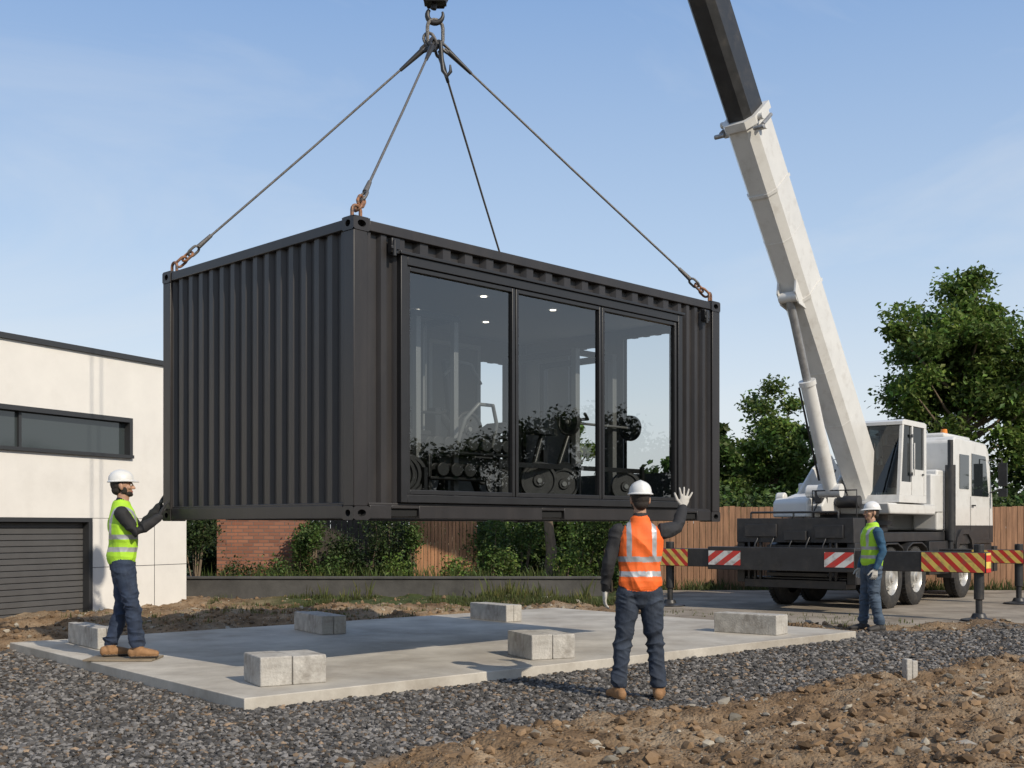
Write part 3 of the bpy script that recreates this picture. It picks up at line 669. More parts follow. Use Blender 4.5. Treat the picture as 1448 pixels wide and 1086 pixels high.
b.box(4.3,4.85,.12,.6,1.4,2.6);b.box(4.45,4.9,.62,2.05,1.4,2.9)
b.prism([(4.98,1.12),(7.62,1.12),(7.7,1.5),(7.66,2.1),(7.36,3.1),(7.15,3.26),(5.1,3.3),(4.98,3.2)],'y',.02,2.18)
b.box(5.3,7.0,.3,1.9,3.3,3.4)
b.make('truck_cab_body',M_white,cr,bevel=.04,seg=3)
b=MB()
for yy in(.014,2.186):
    b.prism([(6.15,2.12),(7.32,2.12),(7.1,2.98),(6.15,3.0)],'y',yy-.006,yy+.006);b.prism([(5.35,2.25),(5.95,2.25),(5.95,2.95),(5.35,2.95)],'y',yy-.006,yy+.006)
b.add([(7.672,.14,2.15),(7.672,2.06,2.15),(7.42,2.0,3.02),(7.42,.2,3.02)],[(0,1,2,3)])
b.make('truck_cab_windows',M_dglass,cr)
b=MB()
for x_ in(6.06,7.4):b.box(x_,x_+.008,.006,.012,1.2,2.1)
b.box(6.06,7.4,.006,.012,1.2,1.208);b.box(6.14,6.3,-.03,.005,1.9,1.93)
b.prism([(5.0,.95),(5.1,1.25),(5.35,1.42),(5.9,1.42),(6.15,1.25),(6.25,.95),(6.12,.95),(6.0,1.2),(5.8,1.32),(5.45,1.32),(5.25,1.2),(5.13,.95)],'y',-.03,.35)
b.tube([(7.3,.0,2.9),(7.45,-.22,2.95),(7.45,-.25,2.3),(7.35,.0,2.2)],.015,8);b.box(7.42,7.48,-.34,-.16,2.35,2.85);b.box(7.42,7.48,-.34,-.16,2.12,2.3)
b.cyl((4.72,.0,1.2),(4.72,.0,2.7),.1,n=18);b.cyl((4.72,.0,2.7),(4.72,.0,3.2),.055,n=14);b.cyl((4.72,0,.9),(4.72,0,1.2),.06,n=12)
b.box(5.0,7.65,.01,.0185,1.13,1.5)
b.make('exhaust_and_mirrors',M_black,cr,bevel=.004)
b=MB();b.cyl((6.2,.6,3.4),(6.2,.6,3.54),.08,.06,16);b.make('beacon',M_amber,cr)
b=MB()
for yy in(.06,2.06):b.box(-.168,-.15,yy-.03,yy+.1,.95,1.1)
b.make('tail_lights',M_red,cr)
b=MB();R=.54
for xc in(1.57,2.84,5.63,):
    for side in(0,1):
        yo=.0 if side==0 else 2.2;sg=1 if side==0 else -1
        c_=V3((xc,yo,R+.02));axd=V3((0,sg,0))
        b.lathe(c_,axd,[(.05,R*.56),(.015,R*.62),(.0,R*.8),(.02,R*.94),(.05,R),(.13,R),(.135,R-.015),(.145,R-.015),(.15,R),(.24,R),(.28,R*.94),(.3,R*.6)],44,0)
        for k in range(44):
            t=2*math.pi*k/44;Mx=Matrix.Translation(c_)@Matrix.Rotation(t,4,'Y')
            b.box(-.015,.015,.04 if sg>0 else -.12,.12 if sg>0 else -.04,R-.01,R+.012,0,Mx)
        b.lathe(c_,axd,[(.05,R*.6),(.025,R*.57),(.05,R*.53),(.12,R*.48),(.14,R*.3),(.08,R*.26),(.03,R*.24),(.02,R*.16),(-.01,R*.14),(-.01,0)],32,1)
        for k in range(10):
            t=2*math.pi*k/10;q=c_+V3((math.cos(t)*R*.38,0,math.sin(t)*R*.38));b.cyl(q+axd*.085,q+axd*.15,.022,n=8,m=1)
        for k in range(8):
            t=2*math.pi*(k+.5)/8;q=c_+V3((math.cos(t)*R*.42,0,math.sin(t)*R*.42));b.cyl(q+axd*.118,q+axd*.135,.035,n=12,m=2)
    b.cyl((xc,.2,R+.02),(xc,2.0,R+.02),.09,n=12,m=2)
b.make('wheels',[M_rubber,mat('wheel_rim',(.5,.49,.46),.35,metal=.4,var=.25,vs=10),M_black],cr)
M_ry=stripemat('red_yellow_chevron',(.55,.03,.02),(.75,.55,.12),1,.2,-1.0)
M_rw=stripemat('red_white_chevron',(.6,.04,.03),(.7,.68,.64),1,.34,1.4)
b=MB()
b.box(-.42,-.18,-2.16,3.6,.76,1.08);b.box(-.44,-.16,-.1,2.6,.72,1.12);b.box(4.1,4.34,-1.55,3.4,.78,1.04)
for (x_,y_,zt) in((-.3,-2.02,1.2),(-.3,3.45,1.2),(4.22,-1.42,1.15),(4.22,3.2,1.15)):
    b.cyl((x_,y_,.35),(x_,y_,zt),.075,n=18);b.cyl((x_,y_,.1),(x_,y_,.4),.05,n=16)
    b.lathe((x_,y_,.02),(0,0,1),[(0,0),(0,.27),(.025,.27),(.05,.12),(.12,.09),(.12,0)],24)
b.make('outrigger_beams',M_black,cr,bevel=.01)
b=MB();b.box(-.426,-.42,-2.14,-1.18,.77,1.07);b.box(-.426,-.42,3.02,3.58,.77,1.07);b.box(-.42,-.18,-2.166,-2.16,.77,1.07);b.box(4.094,4.1,-1.53,-.6,.79,1.03);b.make('chevron_yellow',M_ry,cr)
b=MB();b.box(-.446,-.44,1.96,2.58,.8,1.05);b.box(-.446,-.44,-.08,.42,.8,1.05);b.make('chevron_white',M_rw,cr)
# ------------------------------------------------------------------ house
M_render=mat('white_render',(.70,.675,.63),.85,var=.05,vs=1.5,bump=.15,bs=80,c2=(.52,.49,.44),c2s=1.2,c2lo=.52,c2hi=.78,c2amt=.4)
M_trim=mat('dark_trim',(.035,.036,.038),.45)
wd=V3((1.83,3.7,0)).normalized();ha=math.atan2(wd.y,wd.x);ho=V3((-7.88,17.8,0))
hs=empty('white_house',ho,ha)
b=MB();x0,x1=-11,4.13;T=.3
b.box(x0,x1,0,T,3.37,4.38);b.box(2.75,x1,0,T,1.62,3.37);b.box(x0,-3.2,0,T,1.62,3.37);b.box(-3.2,2.75,0,T,1.62,2.66)
b.box(1.84,x1,.004,T,-.2,1.612);b.box(x0,-2.6,.004,T,-.2,1.612)
b.box(x1-T,x1,T,9,-.2,4.38);b.box(x0,x0+T,T,9,-.2,4.38);b.box(x0+T,x1-T,8.7,9,-.2,4.38)
b.box(x0+T,x1-T,T,8.7,4.15,4.3)
b.make('walls',M_render,hs)
b=MB();b.box(x0-.05,x1+.05,-.05,T+.1,4.383,4.47);b.box(x1-T-.1,x1+.05,T+.1,9.05,4.383,4.47);b.box(x0-.05,x0+T+.1,T+.1,9.05,4.383,4.47)
b.box(-3.2,2.75,-.03,.2,3.29,3.368);b.box(-3.2,2.75,-.06,.2,2.662,2.72);b.box(2.68,2.75,-.03,.2,2.72,3.29);b.box(-3.2,-3.13,-.03,.2,2.72,3.29);b.box(.4,.45,.05,.15,2.72,3.29)
b.box(-2.6,1.84,-.02,.2,1.55,1.618);b.box(1.76,1.842,-.02,.2,0,1.55);b.box(-2.6,-2.52,-.02,.2,0,1.55)
for xx in(2.5,3.3):b.box(xx,xx+.012,.002,.02,-.1,1.6)
b.box(1.85,x1,.002,.02,.78,.79)
b.make('trim',M_trim,hs)
M_hglass=mat('house_window_glass',(.04,.05,.053),.05,spec=.9)
b=MB();b.box(-3.13,2.68,.1,.12,2.72,3.29);b.make('window',M_hglass,hs)
b=MB()
for i in range(16):b.box(-2.52,1.76,.13-.012,.17,i*.0968+.0,i*.0968+.085)
b.box(-2.52,1.76,.14,.16,0,1.55);b.make('garage_door',mat('garage_door',(.085,.083,.082),.5,var=.1,vs=3),hs,bevel=.006)
# ------------------------------------------------------------------ walls and fences behind
m,nt,NN,LL,P=newmat('red_brick')
t=NN.new('ShaderNodeTexCoord');mp_=NN.new('ShaderNodeMapping');mp_.inputs['Rotation'].default_value=(math.radians(90),0,0);LL.new(t.outputs['Object'],mp_.inputs[0])
bk_=NN.new('ShaderNodeTexBrick');bk_.inputs['Scale'].default_value=1;bk_.inputs['Brick Width'].default_value=.22;bk_.inputs['Row Height'].default_value=.075;bk_.inputs['Mortar Size'].default_value=.008
bk_.inputs['Color1'].default_value=(.34,.15,.09,1);bk_.inputs['Color2'].default_value=(.22,.09,.055,1);bk_.inputs['Mortar'].default_value=(.16,.12,.1,1)
LL.new(mp_.outputs[0],bk_.inputs['Vector']);LL.new(bk_.outputs['Color'],P.inputs['Base Color']);P.inputs['Roughness'].default_value=.9
bb=NN.new('ShaderNodeBump');bb.invert=True;bb.inputs['Strength'].default_value=.8;bb.inputs['Distance'].default_value=.01;LL.new(bk_.outputs['Fac'],bb.inputs['Height']);LL.new(bb.outputs[0],P.inputs['Normal'])
M_brick=m
b=MB();b.box(-6.25,-4.3,24.6,24.85,0,1.95);b.box(-6.3,-4.25,24.55,24.9,1.953,2.02)
b.box(-6.25,-5.9,24.5,24.6-.002,0,1.95)
b.make('brick_wall',M_brick)
M_wood=mat('cedar_boards',(.38,.19,.095),.75,var=.35,vs=3,bump=.4,bs=30,stretch=(6,6,.5))
M_wood2=mat('fence_boards',(.26,.14,.078),.8,var=.4,vs=3,bump=.4,bs=30,stretch=(6,6,.5))
def boards(name,x0,x1,y,h,wd_,mt,slope=0):
    b=MB();x=x0
    while x<x1:
        hh=h+random.uniform(-.015,.015);yy=y+(x-x0)*slope+random.uniform(-.008,.008)
        b.box(x,x+wd_-.012,yy,yy+.025,0.0,hh);x+=wd_
    for z_ in(.3,h-.3):
        b.add([(x0,y+.035,z_),(x1,y+.035+(x1-x0)*slope,z_),(x1,y+.035+(x1-x0)*slope,z_+.09),(x0,y+.035,z_+.09),(x0,y+.08,z_),(x1,y+.08+(x1-x0)*slope,z_),(x1,y+.08+(x1-x0)*slope,z_+.09),(x0,y+.08,z_+.09)],[(0,1,2,3),(4,5,6,7),(0,1,5,4),(2,3,7,6)])
    return b.make(name,mt)
boards('timber_fence',-2.15,-.8,24.3,2.0,.075,M_wood)
boards('timber_fence',2.6,22,27.2,1.95,.14,M_wood2,.02)
M_fdark=mat('dark_boards',(.055,.045,.035),.8,var=.4,vs=3,bump=.4,bs=30,stretch=(6,6,.5))
boards('timber_fence',-4.24,-2.2,24.75,1.9,.12,M_fdark)
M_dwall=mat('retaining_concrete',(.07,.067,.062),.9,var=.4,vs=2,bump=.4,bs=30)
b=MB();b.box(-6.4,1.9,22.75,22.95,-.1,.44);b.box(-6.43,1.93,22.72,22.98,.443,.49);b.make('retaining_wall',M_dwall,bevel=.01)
b=MB();b.prism([(-6.4,22.96),(1.9,22.96),(2.4,27),(-8,27)],'z',-.05,.36);b.make('planting_bed',mat('bed_soil',(.05,.035,.022),.95,var=.4,vs=5,bump=.8,bs=20))
# ------------------------------------------------------------------ vegetation
M_leaf=attrmat('leaves',.5,.35);M_bark=mat('bark',(.16,.12,.08),.9,var=.4,vs=5,bump=.9,bs=12,stretch=(3,3,.6))
LEAFS=np.array([[0,-.5,0],[.28,.0,.06],[0,.5,-.03],[-.28,.0,.06]])
def leaves(name,C,size,colr,parent=None,up=.35):
    n=len(C);nrm=rng.normal(size=(n,3));nrm[:,2]=np.abs(nrm[:,2])+up;nrm/=np.linalg.norm(nrm,axis=1)[:,None]
    r=rng.normal(size=(n,3));u=np.cross(nrm,r);u/=np.linalg.norm(u,axis=1)[:,None];v=np.cross(nrm,u)
    s=(size*(.6+.8*rng.random(n)))[:,None,None]
    P=C[:,None,:]+s*(u[:,None,:]*LEAFS[None,:,0:1]+v[:,None,:]*LEAFS[None,:,1:2]+nrm[:,None,:]*LEAFS[None,:,2:3])
    F=np.arange(n*4).reshape(n,4);return fast_mesh(name,P.reshape(-1,3),F,M_leaf,np.repeat(colr,4,0),parent)
def leafcol(n,base,v=.35,clump=None):
    c=np.array(base)[None,:]*(1+v*(rng.random((n,1))*2-1))
    c=c*(1+.15*(rng.random((n,3))*2-1))
    if clump is not None:c=c*clump[:,None]
    return np.clip(c,.004,1)
def tree(name,loc,h,cr_,nl,leaf,base,cz=.6,crz=None,ncl=70,tr=.16,seed=1,low=.18):
    e=empty(name,loc);rg=np.random.default_rng(seed);crz=crz or h*(1-low)/2;cz=h-crz
    cl=[]
    while len(cl)<ncl:
        p=rg.normal(size=3);p/=np.linalg.norm(p);rad=rg.random()**.45
        lob=1+.22*math.sin(3*math.atan2(p[1],p[0])+seed)+.15*math.sin(5*p[2]+seed*2)
        q=p*rad*lob*.86;tap=1-.45*max(0,q[2]);cl.append((q[0]*cr_*tap,q[1]*cr_*tap,cz+q[2]*crz))
    cl=np.array(cl);rc=(.13+.17*rg.random(ncl))*cr_
    b=MB();b.tube([(0,0,-.2),(.05,.03,h*.18),(-.04,.05,h*.4),(.03,0,h*.62),(0,0,h*.85)],[tr*1.25,tr,tr*.75,tr*.45,tr*.12],10)
    for c in cl[:int(ncl*.55)]:
        z0=max(h*.16,min(h*.75,c[2]-np.hypot(c[0],c[1])*.7));mid=(c[0]*.5+rg.normal()*.1,c[1]*.5+rg.normal()*.1,z0+(c[2]-z0)*.4)
        b.tube([(0,0,z0),mid,tuple(c)],[tr*.32,tr*.2,tr*.06],6)
    b.make('trunk',M_bark,e)
    idx=rng.integers(0,ncl,nl);p=rng.normal(size=(nl,3));p/=np.linalg.norm(p,axis=1)[:,None];p*=(rng.random(nl)**.4)[:,None]
    p[:,2]*=.7;C=cl[idx]+p*rc[idx][:,None]*(1+.35*rng.normal(size=(nl,1))*.6)
    cb=.6+.8*rg.random(ncl)
    leaves('crown',C,leaf,leafcol(nl,base,.35,cb[idx]),e);return e
G1=(.11,.165,.036);G2=(.08,.125,.034);G3=(.13,.19,.046);GD=(.04,.062,.02)
tree('broadleaf_tree',(13.3,34,0),9.6,2.9,46000,.17,G1,ncl=130,seed=3,tr=.2)
tree('broadleaf_tree',(17.5,36,0),7.6,2.8,16000,.22,G2,ncl=60,seed=5)
tree('broadleaf_tree',(8.7,38,0),6.0,2.2,30000,.16,G3,ncl=80,seed=8,low=.08)
tree('broadleaf_tree',(6.2,37,0),5.0,1.9,12000,.2,G2,ncl=50,seed=11,low=.08)
tree('broadleaf_tree',(11.6,39,0),4.4,1.7,9000,.2,G3,ncl=40,seed=12,low=.05)
tree('small_tree',(.78,24.2,.3),3.6,1.2,8000,.12,G1,ncl=30,seed=15,tr=.12,low=.5)
tree('small_tree',(-1.5,28.5,.0),3.6,1.5,9000,.14,G2,ncl=36,seed=19,tr=.1,low=.05)
def bush(name,loc,rx,ry,h,n,leaf,base,spire=0,seed=0):
    e=empty(name,loc);rg=np.random.default_rng(seed+100);k=max(6,int(rx*h*14))
    c=np.stack([(rg.random(k)*2-1)*rx,(rg.random(k)*2-1)*ry,.1+rg.random(k)*h*.85],1)
    if spire:c[:,2]=.1+h*rg.random(k)**.8;c[:,0]*=1-.5*c[:,2]/h
    idx=rng.integers(0,k,n);p=rng.normal(size=(n,3))*np.array([.11,.11,.16 if spire else .11])*(1+.35*h)*(.6 if spire else 1)
    C=c[idx]+p;C[:,2]=np.maximum(C[:,2],.02);cb=.55+.9*rg.random(k)
    leaves('foliage',C,leaf,leafcol(n,base,.4,cb[idx]),e)
    b=MB()
    for i in range(min(k,14)):b.tube([(c[i][0]*.3,c[i][1]*.3,0),(c[i][0]*.7,c[i][1]*.7,c[i][2]*.5),tuple(c[i])],[.02,.014,.005],5)
    b.make('stems',M_bark,e)
for i,(px,dep,rx,h,base,sp) in enumerate([(276,23.7,.2,1.8,GD,0),(425,24,.12,1.35,G2,1),(443,23.8,.14,1.15,G2,1),(340,23.6,.3,.28,GD,0),(388,23.6,.25,.3,G2,0),(488,24.2,.2,1.3,GD,0),(515,23.9,.28,.9,GD,0),(552,24.1,.35,1.5,GD,0),(583,23.8,.12,1.0,G2,1),(470,23.5,.3,.32,G2,0),(640,23.5,.2,.35,G1,0),(695,24.2,.32,1.35,G2,0),(738,24.6,.3,1.2,G2,0),(820,24.6,.35,1.15,G2,0),(856,24.6,.35,1.5,G2,0),(720,23.5,.25,.4,G3,1),(800,23.5,.3,.45,G1,0),(560,23.4,.25,.3,G1,0)]):
    bush('shrub',((px-724)/1636*dep,dep,.34),rx,.22,h,int(1900*max(.35,h)*(.6+rx)),.07,base,sp,i)
for i,(x_,y_,rx,h,gc) in enumerate([(3.2,28.5,1.2,2.0,G2),(6,28.8,1.5,2.5,G2),(9,29.2,1.5,2.7,G2),(12,29.5,1.8,2.6,G2),(16,30,2.2,2.8,G2),(.3,26.3,1.0,2.1,G2),(1.9,26.4,.8,2.0,G2),(-6.6,26.8,.6,1.8,GD)]):
    bush('hedge',(x_,y_,0.1),rx,.5,h,6000,.14,gc,0,i+40)
def treeline(name,p0,p1,h,n,leaf,dep=3,lo=.55,var=.6,dens=2.2,sp=.5):
    p0=np.array(p0,float);p1=np.array(p1,float);Ld=np.linalg.norm(p1-p0);k=int(Ld*dens);t_=rng.random(k)
    base=p0+(p1-p0)*t_[:,None];hh=h*(lo+var*fbm(t_*Ld*.35,t_*0+3,91,3));z=rng.random(k)**.8*hh
    nrm=np.array([-(p1-p0)[1],(p1-p0)[0]])/Ld
    c=np.stack([base[:,0]+nrm[0]*(rng.random(k)-.5)*dep,base[:,1]+nrm[1]*(rng.random(k)-.5)*dep,z],1)
    idx=rng.integers(0,k,n);C=c[idx]+rng.normal(size=(n,3))*np.array([sp,sp,sp*.85]);C[:,2]=np.maximum(C[:,2],.05);cb=.5+.9*rng.random(k)
    leaves(name,C,leaf,leafcol(n,GD,.4,cb[idx]))
treeline('tree_line',(-60,60),(60,60),4.5,26000,.5,4)
treeline('tree_line',(34,4),(32,30),5.0,110000,.2,2.5,.72,.5,14,.34)
def weeds(name,n,x0,x1,y0,y1,h0,h1,base,acc=None,z0=None):
    x=rng.uniform(x0,x1,n);y=rng.uniform(y0,y1,n)
    if acc is not None:k=acc(x,y);x=x[k];y=y[k]
    n=len(x);z=height(x,y) if z0 is None else np.full(n,z0)
    bl=7;X=np.repeat(x,bl)+rng.normal(size=n*bl)*.04;Y=np.repeat(y,bl)+rng.normal(size=n*bl)*.04;Z=np.repeat(z,bl)
    H=rng.uniform(h0,h1,n*bl)*np.repeat(.5+rng.random(n),bl);a=rng.random(n*bl)*6.28;w=.005+.005*rng.random(n*bl);ln=H*.45*rng.random(n*bl)
    dx,dy=np.cos(a),np.sin(a)
    P=np.stack([np.stack([X-dy*w,Y+dx*w,Z],1),np.stack([X+dy*w,Y-dx*w,Z],1),np.stack([X+dx*ln*.4+dy*w*.7,Y+dy*ln*.4-dx*w*.7,Z+H*.6],1),np.stack([X+dx*ln,Y+dy*ln,Z+H],1)],1)
    F=np.arange(len(X)*4).reshape(-1,4);leafc=leafcol(len(X),base,.4);fast_mesh(name,P.reshape(-1,3),F,M_leaf,np.repeat(leafc,4,0))
def clus(x,y):return (fbm(x*.8,y*.8,61,3)>.5)
weeds('grass',4200,-5.5,2.6,20.6,22.7,.03,.10,(.085,.10,.035),clus)
weeds('grass',160,-4,1.5,21.3,22.6,.12,.32,(.13,.14,.045),clus)
weeds('grass',420,-6.2,1.8,22.98,24,.06,.28,(.09,.12,.035),None,.36)
weeds('grass',900,2.4,16,26.4,27.1,.05,.25,(.08,.1,.035),None,0)
weeds('grass',700,-7,6,16.5,20,.03,.08,(.11,.12,.045),lambda x,y:(fbm(x*.8,y*.8,62,3)>.6)&~inpad(x,y,.1))
# ------------------------------------------------------------------ people
class Fig:
    def __init__(s):s.V=[];s.F=[];s.L=[]
    def _add(s,vs,fs,l):
        b=len(s.V);s.V+=vs;s.F+=[[b+i for i in f] for f in fs];s.L+=[l]*len(fs)
    def loft(s,pts,rad,l,ref=(1,0,0),n=18,M=None):
        pts=[V3(p) for p in pts];rad=[(r,r) if not isinstance(r,tuple) else r for r in rad]
        k=len(pts);tn=[(pts[min(i+1,k-1)]-pts[max(i-1,0)]).normalized() for i in range(k)]
        rings=[]
        r0=min(rad[0]);r1=min(rad[-1])
        for f,sc in((.95,.3),(.8,.6),(.5,.87)):rings.append((pts[0]-tn[0]*r0*f,tn[0],rad[0][0]*sc,rad[0][1]*sc))
        for i in range(k):rings.append((pts[i],tn[i],*rad[i]))
        for f,sc in((.5,.87),(.8,.6),(.95,.3)):rings.append((pts[-1]+tn[-1]*r1*f,tn[-1],rad[-1][0]*sc,rad[-1][1]*sc))
        rf=V3(ref);vs=[]
        for p,t,rx,ry in rings:
            sd_=(rf-t*rf.dot(t))
            if sd_.length<1e-3:sd_=t.orthogonal()
            sd_.normalize();ot=t.cross(sd_)
            for j in range(n):
                a=2*math.pi*j/n;q=p+sd_*(rx*math.cos(a))+ot*(ry*math.sin(a));vs.append(M@q if M else q)
        K=len(rings);fs=[(i*n+j,i*n+(j+1)%n,(i+1)*n+(j+1)%n,(i+1)*n+j) for i in range(K-1) for j in range(n)]
        fs+=[list(range(n))[::-1],[(K-1)*n+j for j in range(n)]];s._add(vs,fs,l)
    def ell(s,c,r,l,M=None,n=16):
        c=V3(c);vs=[];m=n//2+2
        for i in range(m+1):
            ph=math.pi*i/m;ph=min(max(ph,.02),math.pi-.02)
            for j in range(n):
                a=2*math.pi*j/n;q=c+V3((r[0]*math.sin(ph)*math.cos(a),r[1]*math.sin(ph)*math.sin(a),r[2]*math.cos(ph)));vs.append(M@q if M else q)
        fs=[(i*n+j,i*n+(j+1)%n,(i+1)*n+(j+1)%n,(i+1)*n+j) for i in range(m) for j in range(n)]
        fs+=[list(range(n))[::-1],[m*n+j for j in range(n)]];s._add(vs,fs,l)
    def hand(s,W,d,nrm,right,l,curl=.35,spread=.12,sc=1.0):
        W=V3(W);d=V3(d).normalized();nn=V3(nrm);nn=(nn-d*nn.dot(d)).normalized();t=d.cross(nn) if right else nn.cross(d)
        s.loft([W-d*.02,W+d*.02,W+d*.055*sc,W+d*.085*sc],[(.028,.024),(.033,.02),(.044,.018),(.042,.015)],l,ref=t)
        for i,Lf in enumerate((.072,.082,.076,.06)):
            o=(1.5-i);p=W+d*.088*sc+t*o*.0235*sc;dr=(d+t*o*spread).normalized();pts=[p-dr*.02,p]
            ax_=dr.cross(nn).normalized()
            for kk,fr in enumerate((.45,.32,.25)):
                dr=Matrix.Rotation(curl*(.7+.3*kk),3,ax_)@dr;p=p+dr*Lf*fr*sc;pts.append(p.copy())
            s.loft(pts,[.0105,.0105,.0098,.0092,.008],l,ref=t,n=10)
        p=W+d*.025+t*.028;dr=(d*.62+t*.75+nn*.2).normalized();p1=p+dr*.045;dr=(d*.85+t*.45+nn*.25).normalized();p2=p1+dr*.035;p3=p2+dr*.025
        s.loft([p,p1,p2,p3],[.016,.0135,.0115,.0095],l,ref=nn,n=10)
SKIN,HAIR,JKT,VEST,STR,PANT,BOOT,GLOV,SOLE,LIP=range(10)
def person(name,loc,yaw,sc,J,mats,beard=False,head_yaw=0,head_pitch=0,seed=1):
    e=empty(name,loc,yaw,sc);f=Fig()
    f.loft([(0,0,.86),(0,-.005,.93),(0,0,1.02),(0,.005,1.12)],[(.135,.105),(.168,.122),(.156,.112),(.15,.108)],PANT,n=32)
    f.loft([(0,-.006,.985),(0,-.002,1.04),(0,.003,1.12),(0,.004,1.25),(0,.0,1.35),(0,-.006,1.41),(0,-.012,1.455),(0,-.012,1.475)],[(.182,.138),(.176,.132),(.168,.126),(.184,.135),(.188,.13),(.172,.11),(.115,.088),(.088,.08)],VEST,n=40)
    f.loft([(0,-.012,1.46),(0,-.01,1.52)],[(.068,.07),(.06,.063)],JKT,n=20)
    f.loft([(0,-.008,1.46),(0,.0,1.53),(0,.005,1.58)],[(.055,.06),(.053,.057),(.052,.058)],SKIN,n=18)
    for sg,k in((1,'r'),(-1,'l')):
        S=V3(J.get(k+'s',(sg*.19,-.008,1.40)));E=V3(J[k+'e']);W=V3(J[k+'w']);hd=V3(J[k+'d']).normalized()
        f.loft([V3((sg*.12,-.01,1.402)),V3((sg*.16,-.01,1.405)),S],[.055,.063,.064],JKT)
        rr=V3((0,1,.1))
        f.loft([S,S.lerp(E,.35),S.lerp(E,.75),E,E.lerp(W,.3),E.lerp(W,.7),W],[.066,.061,.054,.05,.05,.043,.037],JKT,ref=rr)
        f.loft([W-(W-E).normalized()*.005,W+(W-E).normalized()*.015],[.033,.032],GLOV,ref=rr)
        f.hand(W+hd*.01,hd,J[k+'n'],sg>0,GLOV,J.get(k+'c',.35),J.get(k+'p',.1))
        H=V3((sg*.086,0,.9));K=V3(J[k+'k']);A=V3(J[k+'a']);fd=V3(J[k+'f']).normalized()
        A2=V3((A.x,A.y-.004,.135))
        f.loft([H,H.lerp(K,.3),H.lerp(K,.7),K,K.lerp(A,.3),K.lerp(A,.65),K.lerp(A2,.97)],[.104,.097,.082,.071,.069,.062,.062],PANT,ref=(1,0,0),n=22)
        f.loft([A+V3((0,0,.06)),A+V3((0,0,.01)),V3((A.x,A.y,.06))],[.048,.05,.052],BOOT)
        g0=V3((A.x,A.y,0))
        f.loft([g0-fd*.055+V3((0,0,.054)),g0+fd*.02+V3((0,0,.06)),g0+fd*.10+V3((0,0,.05)),g0+fd*.165+V3((0,0,.042))],[(.042,.05),(.046,.055),(.052,.042),(.047,.034)],BOOT,ref=fd.cross(V3((0,0,1))))
        f.loft([g0-fd*.06+V3((0,0,.013)),g0+fd*.05+V3((0,0,.013)),g0+fd*.18+V3((0,0,.013))],[(.047,.013),(.047,.013),(.052,.013)],SOLE,ref=fd.cross(V3((0,0,1))))
    pv=V3((0,0,1.55));HM=Matrix.Translation(pv)@Matrix.Rotation(head_yaw,4,'Z')@Matrix.Rotation(head_pitch,4,'X')@Matrix.Translation(-pv)
    q=lambda c,r,l:f.ell(c,r,l,HM)
    q((0,-.005,1.69),(.073,.093,.092),SKIN);q((0,.022,1.645),(.062,.07,.075),SKIN);q((0,.035,1.603),(.045,.052,.045),SKIN);q((0,.068,1.583),(.022,.02,.018),SKIN)
    q((0,.088,1.69),(.045,.012,.012),SKIN)
    f.loft([(0,.092,1.682),(0,.104,1.66),(0,.112,1.645)],[.009,.011,.013],SKIN,M=HM,n=12);q((.012,.1,1.641),(.009,.01,.008),SKIN);q((-.012,.1,1.641),(.009,.01,.008),SKIN)
    q((0,.087,1.615),(.023,.012,.006),LIP);q((0,.086,1.605),(.02,.012,.007),LIP)
    for sg in(1,-1):
        q((sg*.076,-.008,1.662),(.012,.02,.034),SKIN);q((sg*.03,.086,1.698),(.019,.012,.006),HAIR);q((sg*.045,.06,1.65),(.02,.025,.02),SKIN)
    q((0,-.03,1.69),(.077,.082,.088),HAIR);q((0,-.05,1.632),(.063,.052,.05),HAIR)
    if beard:
        q((0,.04,1.593),(.053,.055,.034),HAIR);q((0,.073,1.583),(.03,.026,.022),HAIR)
        for sg in(1,-1):q((sg*.058,.015,1.625),(.012,.03,.035),HAIR)
    me=bpy.data.meshes.new('body');me.from_pydata([tuple(v) for v in f.V],[],f.F)
    o=link_obj('tmp',me);r=o.modifiers.new('r','REMESH');r.mode='VOXEL';r.voxel_size=.005
    sm=o.modifiers.new('s','SMOOTH');sm.factor=.5;sm.iterations=3
    dg=bpy.context.evaluated_depsgraph_get();me2=bpy.data.meshes.new_from_object(o.evaluated_get(dg));bpy.data.objects.remove(o)
    bvh=BVHTree.FromPolygons([tuple(v) for v in f.V],f.F);L_=f.L
    nv=len(me2.vertices);co_=np.zeros(nv*3,dtype=np.float32);me2.vertices.foreach_get('co',co_);co_=co_.reshape(-1,3)
    no=np.zeros(nv*3,dtype=np.float32);me2.vertices.foreach_get('normal',no);no=no.reshape(-1,3)
    pr=co_+no*.004
    lab=np.array([L_[bvh.find_nearest(tuple(p))[2]] for p in pr])
    x,y,z=co_[:,0].astype(float),co_[:,1].astype(float),co_[:,2].astype(float);sd=seed
    ridge=lambda v:1-np.abs(2*v-1)
    fold=ridge(vn3(x*6+z*4,y*6+3,z*15-x*7,sd));f2=ridge(vn3(x*13,y*13,z*26+x*12,sd+11))
    amp=.7+1.1*np.exp(-((z-.5)/.12)**2)+1.3*np.exp(-((z-.18)/.1)**2)+.7*np.exp(-((z-.84)/.07)**2)
    dp=np.where(lab==PANT,((fold-.55)*.017+(f2-.5)*.008)*amp,0)
    dp=np.where(lab==VEST,(ridge(vn3(x*7+z*3,y*7,z*5+x*5,sd+5))-.55)*.022+(ridge(vn3(x*16,y*16,z*12,sd+6))-.5)*.008,dp)
    dp=np.where(lab==JKT,(ridge(vn3(x*13,y*13,z*18,sd+7))-.5)*.015,dp)
    dp=np.where(lab==BOOT,(vn3(x*30,y*30,z*30,sd)-.5)*.004,dp)
    co_=co_+no*dp[:,None].astype(np.float32);me2.vertices.foreach_set('co',co_.ravel())
